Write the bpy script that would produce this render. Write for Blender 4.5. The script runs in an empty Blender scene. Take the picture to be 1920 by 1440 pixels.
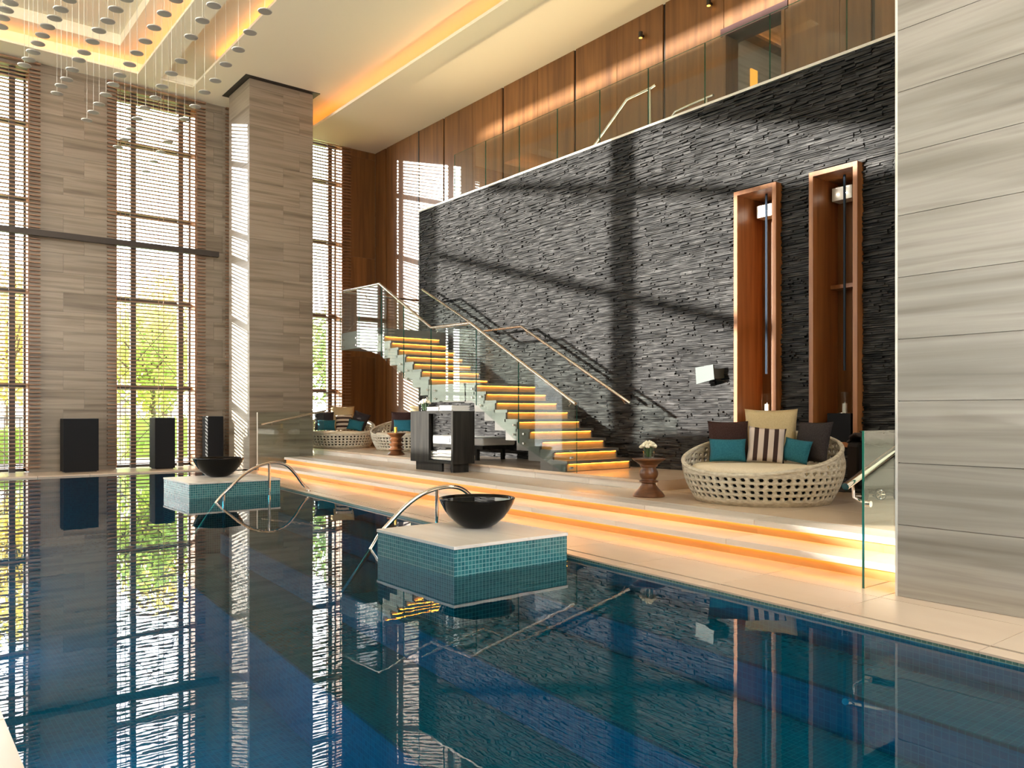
import bpy, math, random
from mathutils import Vector, Matrix
random.seed(7)
S = bpy.context.scene
COL = S.collection
PI = math.pi

# ------------------------------------------------------------------ camera, world, sun, exposure
cam = bpy.data.cameras.new('camera'); camo = bpy.data.objects.new('camera', cam); COL.objects.link(camo)
camo.location = (0, 0, 1.2); camo.rotation_euler = (PI/2, 0, -math.radians(38.426))
cam.lens = 28.125; cam.sensor_width = 36; cam.shift_y = 0.0286; cam.clip_end = 400; cam.clip_start = 0.05
S.camera = camo

W = bpy.data.worlds.new('world'); S.world = W; W.use_nodes = True
wn = W.node_tree; wn.nodes.clear()
wo = wn.nodes.new('ShaderNodeOutputWorld'); wb = wn.nodes.new('ShaderNodeBackground')
tc = wn.nodes.new('ShaderNodeTexCoord'); sp = wn.nodes.new('ShaderNodeSeparateXYZ'); cr = wn.nodes.new('ShaderNodeValToRGB')
cr.color_ramp.elements[0].position = 0.0; cr.color_ramp.elements[0].color = (1.45, 1.40, 1.32, 1)
cr.color_ramp.elements[1].position = .7; cr.color_ramp.elements[1].color = (.72, .85, 1.0, 1)
wn.links.new(tc.outputs['Generated'], sp.inputs[0]); wn.links.new(sp.outputs['Z'], cr.inputs[0])
wn.links.new(cr.outputs[0], wb.inputs['Color']); wb.inputs['Strength'].default_value = 9.5
wn.links.new(wb.outputs[0], wo.inputs[0])

def sun(name, d, strength, angle, color):
    l = bpy.data.lights.new(name, 'SUN'); l.energy = strength; l.angle = math.radians(angle); l.color = color
    o = bpy.data.objects.new(name, l); COL.objects.link(o)
    o.rotation_euler = Vector(d).to_track_quat('-Z', 'Y').to_euler(); o.location = (-20, 30, 20)
    return o
sun('sun', (1, -1.2, -.36), 24, .5, (1, .93, .82))
sun('added_low_sun', (1, -.25, -.12), 12.5, .9, (1, .97, .9))  # added second sun, low from the left, for the shadows on the black wall
vs = S.view_settings
S.display_settings.display_device = 'sRGB'
vs.view_transform = 'Standard'; vs.look = 'None'; vs.exposure = 0.25; vs.gamma = 1; vs.use_curve_mapping = False
S.cycles.max_bounces = 10; S.cycles.transparent_max_bounces = 24; S.cycles.caustics_reflective = False
S.cycles.caustics_refractive = False; S.cycles.sample_clamp_indirect = 6.0; S.cycles.use_denoising = True

# ------------------------------------------------------------------ materials
def M(name, col=(.5, .5, .5), rough=.5, metal=0.0, spec=.5, emit=None, es=0):
    m = bpy.data.materials.new(name); m.use_nodes = True
    b = m.node_tree.nodes['Principled BSDF']
    b.inputs['Base Color'].default_value = (*col, 1); b.inputs['Roughness'].default_value = rough
    b.inputs['Metallic'].default_value = metal; b.inputs['Specular IOR Level'].default_value = spec
    if emit: b.inputs['Emission Color'].default_value = (*emit, 1); b.inputs['Emission Strength'].default_value = es
    return m
def nd(m, t, **kw):
    n = m.node_tree.nodes.new(t)
    for k, v in kw.items(): setattr(n, k, v)
    return n
def lk(m, a, b): m.node_tree.links.new(a, b)
def position(m, scale=(1, 1, 1), local=False):
    g = nd(m, 'ShaderNodeTexCoord') if local else nd(m, 'ShaderNodeNewGeometry')
    mp = nd(m, 'ShaderNodeMapping'); mp.inputs['Scale'].default_value = scale
    lk(m, g.outputs['Object' if local else 'Position'], mp.inputs[0]); return mp
def ramp(m, fac, stops):
    r = nd(m, 'ShaderNodeValToRGB'); e = r.color_ramp.elements
    while len(e) < len(stops): e.new(.5)
    for i, (p, c) in enumerate(stops): e[i].position = p; e[i].color = (*c, 1)
    lk(m, fac, r.inputs[0]); return r
def noisy(name, stops, scale, rough=.5, detail=5, nscale=1.0, bump=0, jitter=.0, spec=.5, local=False, dist=.0, coat=0):
    """noise in space stretched by scale, per-object brightness jitter"""
    m = M(name, rough=rough, spec=spec); b = m.node_tree.nodes['Principled BSDF']
    mp = position(m, scale, local)
    n = nd(m, 'ShaderNodeTexNoise'); n.inputs['Scale'].default_value = nscale; n.inputs['Detail'].default_value = detail
    n.inputs['Distortion'].default_value = dist
    vec = mp.outputs[0]
    oi = nd(m, 'ShaderNodeObjectInfo')
    if jitter:
        ad = nd(m, 'ShaderNodeVectorMath', operation='MULTIPLY_ADD')
        ad.inputs[1].default_value = (1, 1, 1); lk(m, vec, ad.inputs[0])
        cx = nd(m, 'ShaderNodeCombineXYZ'); ml = nd(m, 'ShaderNodeMath', operation='MULTIPLY'); ml.inputs[1].default_value = 50
        lk(m, oi.outputs['Random'], ml.inputs[0])
        for k in range(3): lk(m, ml.outputs[0], cx.inputs[k])
        lk(m, cx.outputs[0], ad.inputs[2]); vec = ad.outputs[0]
    lk(m, vec, n.inputs['Vector'])
    r = ramp(m, n.outputs['Fac'], stops); out = r.outputs[0]
    if jitter:
        hs = nd(m, 'ShaderNodeHueSaturation'); mr = nd(m, 'ShaderNodeMapRange')
        mr.inputs[3].default_value = 1-jitter; mr.inputs[4].default_value = 1+jitter
        lk(m, oi.outputs['Random'], mr.inputs[0]); lk(m, mr.outputs[0], hs.inputs['Value']); lk(m, out, hs.inputs['Color']); out = hs.outputs[0]
    lk(m, out, b.inputs['Base Color'])
    if bump:
        bp = nd(m, 'ShaderNodeBump'); bp.inputs['Strength'].default_value = bump; bp.inputs['Distance'].default_value = .02
        lk(m, n.outputs['Fac'], bp.inputs['Height']); lk(m, bp.outputs[0], b.inputs['Normal'])
    return m
def mosaic(name, c0, c1, grout, size, rough=.25):
    m = M(name, rough=rough); b = m.node_tree.nodes['Principled BSDF']
    g = nd(m, 'ShaderNodeNewGeometry')
    sc = nd(m, 'ShaderNodeVectorMath', operation='SCALE'); sc.inputs['Scale'].default_value = 1/size
    of = nd(m, 'ShaderNodeVectorMath', operation='ADD'); of.inputs[1].default_value = (.31, .17, .09)
    lk(m, g.outputs['Position'], of.inputs[0]); lk(m, of.outputs[0], sc.inputs[0])
    fr = nd(m, 'ShaderNodeVectorMath', operation='FRACTION'); fl = nd(m, 'ShaderNodeVectorMath', operation='FLOOR')
    lk(m, sc.outputs[0], fr.inputs[0]); lk(m, sc.outputs[0], fl.inputs[0])
    ab = nd(m, 'ShaderNodeVectorMath', operation='ABSOLUTE'); lk(m, g.outputs['True Normal'], ab.inputs[0])
    s1 = nd(m, 'ShaderNodeSeparateXYZ'); s2 = nd(m, 'ShaderNodeSeparateXYZ'); lk(m, fr.outputs[0], s1.inputs[0]); lk(m, ab.outputs[0], s2.inputs[0])
    last = None
    for k in range(3):
        lt = nd(m, 'ShaderNodeMath', operation='LESS_THAN'); lt.inputs[1].default_value = .13; lk(m, s1.outputs[k], lt.inputs[0])
        ln = nd(m, 'ShaderNodeMath', operation='LESS_THAN'); ln.inputs[1].default_value = .6; lk(m, s2.outputs[k], ln.inputs[0])
        mu = nd(m, 'ShaderNodeMath', operation='MULTIPLY'); lk(m, lt.outputs[0], mu.inputs[0]); lk(m, ln.outputs[0], mu.inputs[1])
        if last is None: last = mu.outputs[0]
        else:
            mx = nd(m, 'ShaderNodeMath', operation='MAXIMUM'); lk(m, last, mx.inputs[0]); lk(m, mu.outputs[0], mx.inputs[1]); last = mx.outputs[0]
    wn_ = nd(m, 'ShaderNodeTexWhiteNoise'); lk(m, fl.outputs[0], wn_.inputs['Vector'])
    r = ramp(m, wn_.outputs['Value'], [(0, c0), (1, c1)])
    mix = nd(m, 'ShaderNodeMix', data_type='RGBA'); lk(m, last, mix.inputs[0]); lk(m, r.outputs[0], mix.inputs[6]); mix.inputs[7].default_value = (*grout, 1)
    lk(m, mix.outputs[2], b.inputs['Base Color']); return m
def schlick(m, f0, normal=None):
    g = nd(m, 'ShaderNodeNewGeometry'); d = nd(m, 'ShaderNodeVectorMath', operation='DOT_PRODUCT')
    lk(m, g.outputs['Incoming'], d.inputs[0]); lk(m, normal or g.outputs['Normal'], d.inputs[1])
    a = nd(m, 'ShaderNodeMath', operation='ABSOLUTE'); lk(m, d.outputs['Value'], a.inputs[0])
    s_ = nd(m, 'ShaderNodeMath', operation='SUBTRACT'); s_.inputs[0].default_value = 1; lk(m, a.outputs[0], s_.inputs[1])
    p = nd(m, 'ShaderNodeMath', operation='POWER'); p.inputs[1].default_value = 5; lk(m, s_.outputs[0], p.inputs[0])
    r = nd(m, 'ShaderNodeMath', operation='MULTIPLY_ADD'); r.inputs[1].default_value = 1-f0; r.inputs[2].default_value = f0; lk(m, p.outputs[0], r.inputs[0])
    return r
def glass(name, tint, gloss=1.0, rough=0.0):
    m = bpy.data.materials.new(name); m.use_nodes = True; t = m.node_tree; t.nodes.clear()
    o = nd(m, 'ShaderNodeOutputMaterial'); tr = nd(m, 'ShaderNodeBsdfTransparent'); gl = nd(m, 'ShaderNodeBsdfGlossy')
    tr.inputs[0].default_value = (*tint, 1); gl.inputs['Roughness'].default_value = rough; gl.inputs[0].default_value = (gloss, gloss, gloss, 1)
    f = schlick(m, .04); mx = nd(m, 'ShaderNodeMixShader')
    lk(m, f.outputs[0], mx.inputs[0]); lk(m, tr.outputs[0], mx.inputs[1]); lk(m, gl.outputs[0], mx.inputs[2]); lk(m, mx.outputs[0], o.inputs[0])
    return m
def emission(name, col, s):
    m = bpy.data.materials.new(name); m.use_nodes = True; t = m.node_tree; t.nodes.clear()
    o = nd(m, 'ShaderNodeOutputMaterial'); e = nd(m, 'ShaderNodeEmission'); e.inputs[0].default_value = (*col, 1); e.inputs[1].default_value = s
    lk(m, e.outputs[0], o.inputs[0]); return m

travertine = noisy('travertine', [(.3, (.125, .092, .060)), (.45, (.20, .155, .107)), (.56, (.25, .20, .145)), (.72, (.155, .118, .080))], (.35, .35, 9), rough=.38, detail=8, nscale=1.0, jitter=.10, dist=.4)
travertine_grey = noisy('vein cut grey stone', [(.28, (.20, .178, .145)), (.45, (.29, .265, .22)), (.58, (.36, .33, .28)), (.74, (.245, .22, .18))], (.4, .4, 10), rough=.35, detail=8, jitter=.07, dist=.4)
floor_stone = noisy('beige floor stone', [(.3, (.62, .47, .34)), (.6, (.70, .55, .41)), (.8, (.66, .51, .38))], (1.2, .5, 3), rough=.22, detail=6, jitter=.04)
step_stone = noisy('veined step stone', [(.3, (.60, .53, .45)), (.5, (.80, .74, .66)), (.7, (.72, .65, .57))], (3, .35, 6), rough=.3, detail=7, jitter=.05, dist=.6)
stair_stone = noisy('grey stair stone', [(.3, (.085, .08, .07)), (.6, (.13, .122, .108)), (.8, (.11, .102, .09))], (.8, .8, 5), rough=.45, detail=6, jitter=.06)
ledger = noisy('black ledger stone', [(.32, (.004, .0038, .0037)), (.46, (.024, .0225, .0215)), (.56, (.042, .040, .038)), (.7, (.094, .089, .085))], (3, 4, 38), rough=.6, detail=7, jitter=.22, bump=.7, spec=.25)
ledger_back = M('ledger mortar', (.012, .011, .011), .9)
ceiling_m = noisy('cream ceiling plaster', [(.3, (.90, .82, .62)), (.7, (.92, .84, .64))], (.4, .4, .4), rough=.7, detail=2)
woodp = noisy('brown veneer', [(.25, (.10, .036, .009)), (.5, (.175, .070, .018)), (.75, (.24, .100, .028))], (9, 9, .5), rough=.38, detail=7, jitter=.12, dist=.5)
woodn = noisy('teak', [(.25, (.22, .075, .022)), (.5, (.36, .14, .045)), (.75, (.46, .20, .07))], (14, 14, .7), rough=.4, detail=6, jitter=.06)
walnut = noisy('turned walnut', [(.3, (.06, .020, .007)), (.55, (.15, .055, .018)), (.8, (.23, .095, .035))], (5, 5, 14), rough=.3, detail=6, local=True)
slat_m = noisy('slat timber', [(.3, (.17, .085, .045)), (.7, (.30, .16, .085))], (3, 20, 20), rough=.5, detail=4, jitter=.15)
dark_metal = M('dark bronze metal', (.045, .036, .030), .45, .6)
frame_m = M('window frame', (.07, .06, .055), .45, .4)
steel = M('brushed stainless steel', (.72, .68, .62), .18, 1.0)
sconce_m = M('satin grey steel', (.10, .115, .105), .45, .3)
chrome = M('polished chrome', (.8, .78, .75), .07, 1.0)
black_m = M('matte black', (.010, .010, .011), .6, 0, .12)
black_gloss = M('black glazed ceramic', (.002, .002, .002), .05, 0, .16)
blackwood = noisy('black stained oak', [(.3, (.010, .009, .008)), (.7, (.034, .031, .026))], (14, 14, 1.2), rough=.55, detail=6, spec=.2)
wicker = noisy('bleached wicker', [(.3, (.52, .46, .35)), (.6, (.72, .66, .53)), (.8, (.80, .75, .62))], (18, 18, 40), rough=.6, detail=3, bump=.8, local=True)
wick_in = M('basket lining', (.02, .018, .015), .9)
cream_f = noisy('cream fabric', [(.3, (.76, .66, .48)), (.7, (.84, .74, .57))], (60, 60, 60), rough=.85, detail=2, spec=.2, bump=.1)
sand_f = noisy('sand fabric', [(.3, (.60, .47, .26)), (.7, (.68, .55, .33))], (80, 80, 80), rough=.85, detail=2, spec=.2, bump=.1)
brown_f = noisy('dark brown fabric', [(.3, (.035, .016, .014)), (.7, (.060, .030, .027))], (80, 80, 80), rough=.85, detail=2, spec=.2, bump=.1)
grey_f = noisy('charcoal fabric', [(.3, (.030, .024, .026)), (.7, (.050, .042, .045))], (80, 80, 80), rough=.85, detail=2, spec=.2, bump=.1)
teal_f = noisy('teal fabric', [(.3, (.018, .12, .17)), (.7, (.03, .17, .225))], (80, 80, 80), rough=.8, detail=2, spec=.2, bump=.1)
towel_m = noisy('white towel', [(.3, (.80, .77, .72)), (.7, (.90, .88, .84))], (90, 90, 90), rough=.95, detail=2, spec=.1, bump=.3)
white_m = M('white mattress fabric', (.82, .80, .75), .8, 0, .2)
petal_m = noisy('ivory petals', [(.3, (.78, .70, .50)), (.7, (.88, .84, .68))], (40, 40, 40), rough=.7, detail=2, jitter=.08)
leaf_m = M('green stems', (.05, .12, .025), .5)
pane_m = glass('window glass', (.97, .98, .97), .7)
rail_glass = glass('balustrade glass', (.93, .97, .95))
glass_edge = M('green glass edge', (.01, .10, .07), .1, 0, .7)
clear_glass = glass('clear vase glass', (.95, .97, .96))
amber = emission('amber light strip', (1, .34, .03), 10)
riser_amber = noisy('amber lit riser stone', [(.3, (.36, .23, .085)), (.5, (.50, .34, .14)), (.7, (.42, .28, .10))], (3, .35, 6), rough=.35, detail=7, jitter=.05, dist=.6)  # orange tone carries the amber strip glow in the colour
amber_soft = emission('amber cove light', (1, .27, .015), 9)
mos_dark = mosaic('blue green pool mosaic', (.002, .19, .31), (.004, .25, .39), (.02, .30, .42), .035)
mos_isl = mosaic('teal mosaic', (.012, .105, .125), (.030, .17, .185), (.20, .38, .37), .033)
mos_tread = mosaic('dark pool mosaic', (.004, .11, .14), (.006, .15, .18), (.02, .21, .22), .035)
mos_gut = mosaic('pale green edge mosaic', (.06, .13, .11), (.10, .19, .15), (.22, .30, .25), .03)
disc_m = M('pale pendant disc', (.36, .33, .28), .4)
cord_m = M('pale cord', (.42, .39, .32), .6)
metal_white = M('pale metal trim', (.80, .76, .66), .35, .3)
striped = None
def stripes(name, axis, n, ca, cb, duty=.45):
    m = M(name, rough=.85, spec=.2); b = m.node_tree.nodes['Principled BSDF']
    t_ = nd(m, 'ShaderNodeTexCoord'); s_ = nd(m, 'ShaderNodeSeparateXYZ'); lk(m, t_.outputs['Object'], s_.inputs[0])
    mu = nd(m, 'ShaderNodeMath', operation='MULTIPLY_ADD'); mu.inputs[1].default_value = n; mu.inputs[2].default_value = .28; lk(m, s_.outputs[axis], mu.inputs[0])
    f = nd(m, 'ShaderNodeMath', operation='FRACT'); lk(m, mu.outputs[0], f.inputs[0])
    l = nd(m, 'ShaderNodeMath', operation='LESS_THAN'); l.inputs[1].default_value = duty; lk(m, f.outputs[0], l.inputs[0])
    r = ramp(m, l.outputs[0], [(0, ca), (1, cb)]); lk(m, r.outputs[0], b.inputs['Base Color']); return m
stripe_v = stripes('striped fabric upright', 0, 9.5, (.66, .56, .50), (.055, .03, .027))
stripe_h = stripes('striped fabric level', 2, 9.5, (.66, .58, .48), (.045, .025, .022))

def leafy(m):
    b = m.node_tree.nodes['Principled BSDF']; o = m.node_tree.nodes['Material Output']
    src = b.inputs['Base Color'].links[0].from_socket
    t = nd(m, 'ShaderNodeBsdfTranslucent'); x = nd(m, 'ShaderNodeMixShader'); x.inputs[0].default_value = .55
    lk(m, src, t.inputs[0]); lk(m, b.outputs[0], x.inputs[1]); lk(m, t.outputs[0], x.inputs[2]); lk(m, x.outputs[0], o.inputs[0]); return m
def water_material():
    m = bpy.data.materials.new('pool water'); m.use_nodes = True; m.node_tree.nodes.clear()
    o = nd(m, 'ShaderNodeOutputMaterial'); tr = nd(m, 'ShaderNodeBsdfTransparent'); gl = nd(m, 'ShaderNodeBsdfGlossy')
    tr.inputs[0].default_value = (.16, .74, .90, 1); gl.inputs['Roughness'].default_value = 0.0; gl.inputs[0].default_value = (1, 1, 1, 1)
    mp = position(m, (1, 1, 1)); n = nd(m, 'ShaderNodeTexNoise'); n.inputs['Scale'].default_value = 2.6; n.inputs['Detail'].default_value = 3
    n2 = nd(m, 'ShaderNodeTexNoise'); n2.inputs['Scale'].default_value = 11; n2.inputs['Detail'].default_value = 2
    lk(m, mp.outputs[0], n.inputs['Vector']); lk(m, mp.outputs[0], n2.inputs['Vector'])
    ad = nd(m, 'ShaderNodeMath', operation='MULTIPLY_ADD'); ad.inputs[1].default_value = .16; lk(m, n2.outputs['Fac'], ad.inputs[0]); lk(m, n.outputs['Fac'], ad.inputs[2])
    bp = nd(m, 'ShaderNodeBump'); bp.inputs['Strength'].default_value = .02; bp.inputs['Distance'].default_value = .02
    lk(m, ad.outputs[0], bp.inputs['Height']); lk(m, bp.outputs[0], gl.inputs['Normal'])
    f = nd(m, 'ShaderNodeFresnel'); f.inputs[0].default_value = 1.33; lk(m, bp.outputs[0], f.inputs['Normal'])
    mx = nd(m, 'ShaderNodeMixShader'); lk(m, f.outputs[0], mx.inputs[0]); lk(m, tr.outputs[0], mx.inputs[1]); lk(m, gl.outputs[0], mx.inputs[2])
    lk(m, mx.outputs[0], o.inputs[0]); return m
water_m = water_material()

# ------------------------------------------------------------------ mesh helpers
class MB:
    def __init__(s): s.v = []; s.f = []; s.mi = []
    def add(s, vs_, fs, mi=0):
        n = len(s.v); s.v += [tuple(p) for p in vs_]; s.f += [tuple(i+n for i in f) for f in fs]; s.mi += [mi]*len(fs); return s
    def box(s, x0, x1, y0, y1, z0, z1, mi=0):
        return s.prism([(x0, y0), (x1, y0), (x1, y1), (x0, y1)], z0, z1, mi)
    def prism(s, poly, z0, z1, mi=0, mside=None):
        n = len(poly); vs_ = [(x, y, z0) for x, y in poly]+[(x, y, z1) for x, y in poly]
        s.add(vs_, [tuple(range(n-1, -1, -1)), tuple(range(n, 2*n))], mi)
        b = len(s.v)-2*n
        for i in range(n): s.f.append((b+i, b+(i+1) % n, b+n+(i+1) % n, b+n+i)); s.mi.append(mi if mside is None else mside)
        return s
    def plate(s, pts, axis, a, b, mi=0, mside=None):
        """polygon in the plane across `axis` (0: pts are y,z  1: pts are x,z), thickness from a to b"""
        n = len(pts); mk = (lambda p, t: (t, p[0], p[1])) if axis == 0 else (lambda p, t: (p[0], t, p[1]))
        s.add([mk(p, a) for p in pts]+[mk(p, b) for p in pts], [tuple(range(n-1, -1, -1)), tuple(range(n, 2*n))], mi)
        q = len(s.v)-2*n
        for i in range(n): s.f.append((q+i, q+(i+1) % n, q+n+(i+1) % n, q+n+i)); s.mi.append(mi if mside is None else mside)
        return s
    def tube(s, path, r, n=10, cap=True):
        path = [Vector(p) for p in path]; rings = []
        for i, p in enumerate(path):
            d = (path[min(i+1, len(path)-1)]-path[max(i-1, 0)]).normalized()
            up = Vector((0, 0, 1)) if abs(d.z) < .9 else Vector((1, 0, 0))
            a = d.cross(up).normalized(); b = d.cross(a)
            rings.append([p+(a*math.cos(2*PI*k/n)+b*math.sin(2*PI*k/n))*r for k in range(n)])
        vs_ = [q for ring in rings for q in ring]; fs = []
        for i in range(len(path)-1):
            for k in range(n): fs.append((i*n+k, i*n+(k+1) % n, (i+1)*n+(k+1) % n, (i+1)*n+k))
        if cap: fs += [tuple(range(n-1, -1, -1)), tuple(range((len(path)-1)*n, len(path)*n))]
        return s.add(vs_, fs)
    def lathe(s, prof, n=32, c=(0, 0, 0), cap=True):
        vs_ = [(c[0]+r*math.cos(2*PI*k/n), c[1]+r*math.sin(2*PI*k/n), c[2]+z) for r, z in prof for k in range(n)]; fs = []
        for i in range(len(prof)-1):
            for k in range(n): fs.append((i*n+k, i*n+(k+1) % n, (i+1)*n+(k+1) % n, (i+1)*n+k))
        if cap: fs += [tuple(range(n-1, -1, -1)), tuple(range((len(prof)-1)*n, len(prof)*n))]
        return s.add(vs_, fs)
    def build(s, name, mats, parent=None, smooth=False, bevel=0, kind=None):
        me = bpy.data.meshes.new(name); me.from_pydata(s.v, [], s.f); me.update()
        for m in (mats if isinstance(mats, (list, tuple)) else [mats]): me.materials.append(m)
        me.polygons.foreach_set('material_index', s.mi)
        if smooth:
            me.polygons.foreach_set('use_smooth', [True]*len(me.polygons))
            if smooth != 'all':
                try: me.set_sharp_from_angle(angle=math.radians(40))
                except Exception: pass
        o = bpy.data.objects.new(name, me); COL.objects.link(o)
        if parent: o.parent = parent
        if bevel:
            b = o.modifiers.new('bevel', 'BEVEL'); b.width = bevel; b.segments = 2; b.limit_method = 'ANGLE'
        if kind: o['kind'] = kind
        return o
def tag(o, label, cat, group=None, kind=None):
    o['label'] = label; o['category'] = cat
    if group: o['group'] = group
    if kind: o['kind'] = kind
    return o
def thing(name, label, cat, loc=(0, 0, 0), rz=0, group=None, kind=None):
    o = bpy.data.objects.new(name, None); COL.objects.link(o); o.location = loc; o.rotation_euler = (0, 0, rz); o.empty_display_size = .1
    return tag(o, label, cat, group, kind)
def struct(name, label, cat): return thing(name, label, cat, kind='structure')
def copy_obj(o, parent, loc=None, scale=None, name=None):
    c = o.copy(); COL.objects.link(c); c.parent = parent
    if loc is not None: c.location = loc
    if scale is not None: c.scale = scale
    return c
def copy_tree(root, loc, rz=0, label=None):
    r = root.copy(); COL.objects.link(r); r.location = loc; r.rotation_euler = (0, 0, rz)
    if label: r['label'] = label
    for ch in list(root.children):
        c = ch.copy(); COL.objects.link(c); c.parent = r
        for g in list(ch.children):
            d = g.copy(); COL.objects.link(d); d.parent = c
    return r

CE = 8.35                                     # main ceiling
def edge(y): return 4.22+.078*y              # pool edge, right side
def stepB(y): return 5.62+.046*(y-2.85)      # lower step
def stepA(y): return 6.00+.063*(y-2.85)      # upper step
def plin(y): return 7.36+.057*(y-6.5)        # plinth front

# ------------------------------------------------------------------ floors, pool
floor = struct('floor', 'beige stone pool deck running round the pool', 'floor')
MB().box(-6, .25, -8, 18.8, -.30, -.012).prism([(edge(-8)+.17, -8), (12, -8), (12, 20), (edge(18.8)+.17, 18.8)], -.30, -.012).box(-6, 5.7, 17.76, 18.9, -.30, -.012).build('bed', ledger_back, floor)
g = .003
y = -1.0
while y < 16.6:                               # deck between drain slot and steps: two rows of slabs
    y1 = y+.9
    for a, b in ((0, .5), (.5, 1)):
        f0 = lambda yy, t: (edge(yy)+.155)*(1-t)+(stepB(yy)+.06)*t
        MB().prism([(f0(y, a)+g, y+g), (f0(y, b)-g, y+g), (f0(y1, b)-g, y1-g), (f0(y1, a)+g, y1-g)], -.03, 0).build('tile', floor_stone, floor)
    MB().prism([(edge(y), y+g), (edge(y)+.13, y+g), (edge(y1)+.13, y1-g), (edge(y1), y1-g)], -.012, 0).build('coping_stone', floor_stone, floor)
    y = y1
x = -1.2
while x < 6.0:                                # far deck under the windows
    for (ya, yb) in ((17.76, 18.28), (18.28, 18.8)):
        MB().box(x+g, min(x+.9, 6.9)-g, ya+g, yb-g, -.03, 0).build('tile', floor_stone, floor)
    if x < 5.3: MB().box(x+g, min(x+.9, 5.6)-g, 17.6, 17.735, -.03, 0).build('coping_stone', floor_stone, floor)
    x += .9
MB().prism([(5.6, 16.62), (6.3, 16.62), (6.3, 17.76), (edge(17.76)+.16, 17.76), (edge(16.62)+.16, 16.62)], -.03, 0).build('tile', floor_stone, floor)
for k in range(8):                            # near deck left of the pool
    MB().box(.26, .39, 1+k*.9+g, 1.9+k*.9-g, -.03, 0).build('coping_stone', floor_stone, floor)
    MB().box(-.7, .235, 1+k*.9+g, 1.9+k*.9-g, -.03, 0).build('tile', floor_stone, floor)
MB().box(.26, .39, 8.2, 17.6, -.03, 0).box(-.7, .235, 8.2, 18.8, -.03, 0).build('far_side_slab', floor_stone, floor)

basin = struct('pool_basin', 'blue green mosaic pool basin with submerged steps along the right side', 'pool')
bm = MB()
bm.box(.1, 5.9, -.8, 17.9, -1.25, -1.2).box(.1, .39, -.8, 17.9, -1.2, -.031).box(.1, 5.9, 17.6, 17.9, -1.2, -.031).box(.1, 5.9, -.9, -.5, -1.2, -.031)
bm.prism([(edge(-.5), -.5), (5.95, -.5), (5.95, 17.7), (edge(17.7), 17.7)], -1.2, -.031)
bm.build('basin_shell', mos_dark, basin)
MB().prism([(edge(-.5)+.001, -.5), (edge(-.5)+.12, -.5), (edge(17.5)+.12, 17.5), (edge(17.5)+.001, 17.5)], -.031, -.0125).build('gutter_band', mos_gut, basin)
for off, z in ((.60, -.19), (1.42, -.42), (2.2, -.70)):
    b_ = MB().prism([(edge(-.5)-off, -.5), (edge(-.5)-off+.9, -.5), (edge(11)-off+.9, 11), (edge(11)-off, 11)], -1.2, z-.02)
    b_.build('step_riser', mos_dark, basin)
    MB().prism([(edge(-.5)-off, -.5), (edge(-.5)-off+.9, -.5), (edge(11)-off+.9, 11), (edge(11)-off, 11)], z-.02, z).build('step_tread', mos_tread, basin)
wtr = MB(); wtr.add([(.39, -.5, -.032), (edge(-.5), -.5, -.032), (edge(17.6), 17.6, -.032), (.39, 17.6, -.032)], [(0, 1, 2, 3)])
tag(wtr.build('pool_water', water_m), 'still teal pool water reflecting the windows', 'water', kind='structure')

# lit steps from deck to lounge platform
steps = struct('platform_steps', 'two long stone steps with amber light strips under their nosings', 'steps')
YS = [2.85+1.37*k for k in range(11)]; YS[-1] = 16.55; YS[0] = 2.56
for y0, y1 in zip(YS[:-1], YS[1:]):
    for F, zt, back in ((stepB, .128, lambda yy: stepA(yy)+.10), (stepA, .256, lambda yy: stepA(yy)+.36)):
        t = MB().prism([(F(y0), y0+g), (back(y0), y0+g), (back(y1), y1-g), (F(y1), y1-g)], zt-.05, zt).build('tread', step_stone, steps)
        MB().prism([(F(y0)+.05, y0), (F(y0)+.12, y0), (F(y1)+.12, y1), (F(y1)+.05, y1)], zt-.13, zt-.05).build('riser', riser_amber, steps)
        MB().prism([(F(y0)+.026, y0), (F(y0)+.048, y0), (F(y1)+.048, y1), (F(y1)+.026, y1)], zt-.0545, zt-.0502).build('light_strip', amber, t)
platform = struct('platform', 'raised beige stone lounge platform behind the lit steps', 'floor')
MB().prism([(stepA(2.56)+.08, 2.56), (9.6, 2.56), (9.6, 18.8), (7.9, 18.8), (7.9, 16.55), (stepA(16.55)+.08, 16.55)], -.01, .226).build('bed', ledger_back, platform)
y = 2.56
while y < 16.5:
    y1 = min(y+.91, 16.55)
    x0 = lambda yy: stepA(yy)+.363
    x1 = (lambda yy: plin(yy)+.02) if y > 6.2 else (lambda yy: 9.1)
    n = 1 if y > 6.2 else 3
    for k in range(n):
        a, b = k/n, (k+1)/n
        f0 = lambda yy, t: x0(yy)*(1-t)+x1(yy)*t
        MB().prism([(f0(y, a)+g, y+g), (f0(y, b)-g, y+g), (f0(y1, b)-g, y1-g), (f0(y1, a)+g, y1-g)], .226, .256).build('tile', floor_stone, platform)
    y = y1
MB().box(7.66, 9.36, 16.56, 18.8, .226, .256).build('tile', floor_stone, platform)
plinth = struct('stair_plinth', 'low stone plinth under the staircase and the far lounge', 'plinth')
y = 6.55
while y < 18.7:
    y1 = min(y+1.2, 18.75)
    MB().prism([(plin(y)+.03, y+g), (plin(y)+.10, y+g), (plin(y1)+.10, y1-g), (plin(y1)+.03, y1-g)], .256, .345).build('riser', step_stone, plinth)
    for a, b in ((0, .42), (.42, 1)):
        f0 = lambda yy, t: plin(yy)*(1-t)+(9.1 if y < 14.5 else 10.3)*t
        MB().prism([(f0(y, a)+g, y+g), (f0(y, b)-g, y+g), (f0(y1, b)-g, y1-g), (f0(y1, a)+g, y1-g)], .345, .38).build('slab', floor_stone, plinth)
    y = y1
MB().box(7.40, 9.1, 6.50, 6.552, .256, .38).build('end_riser', floor_stone, plinth)

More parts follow.
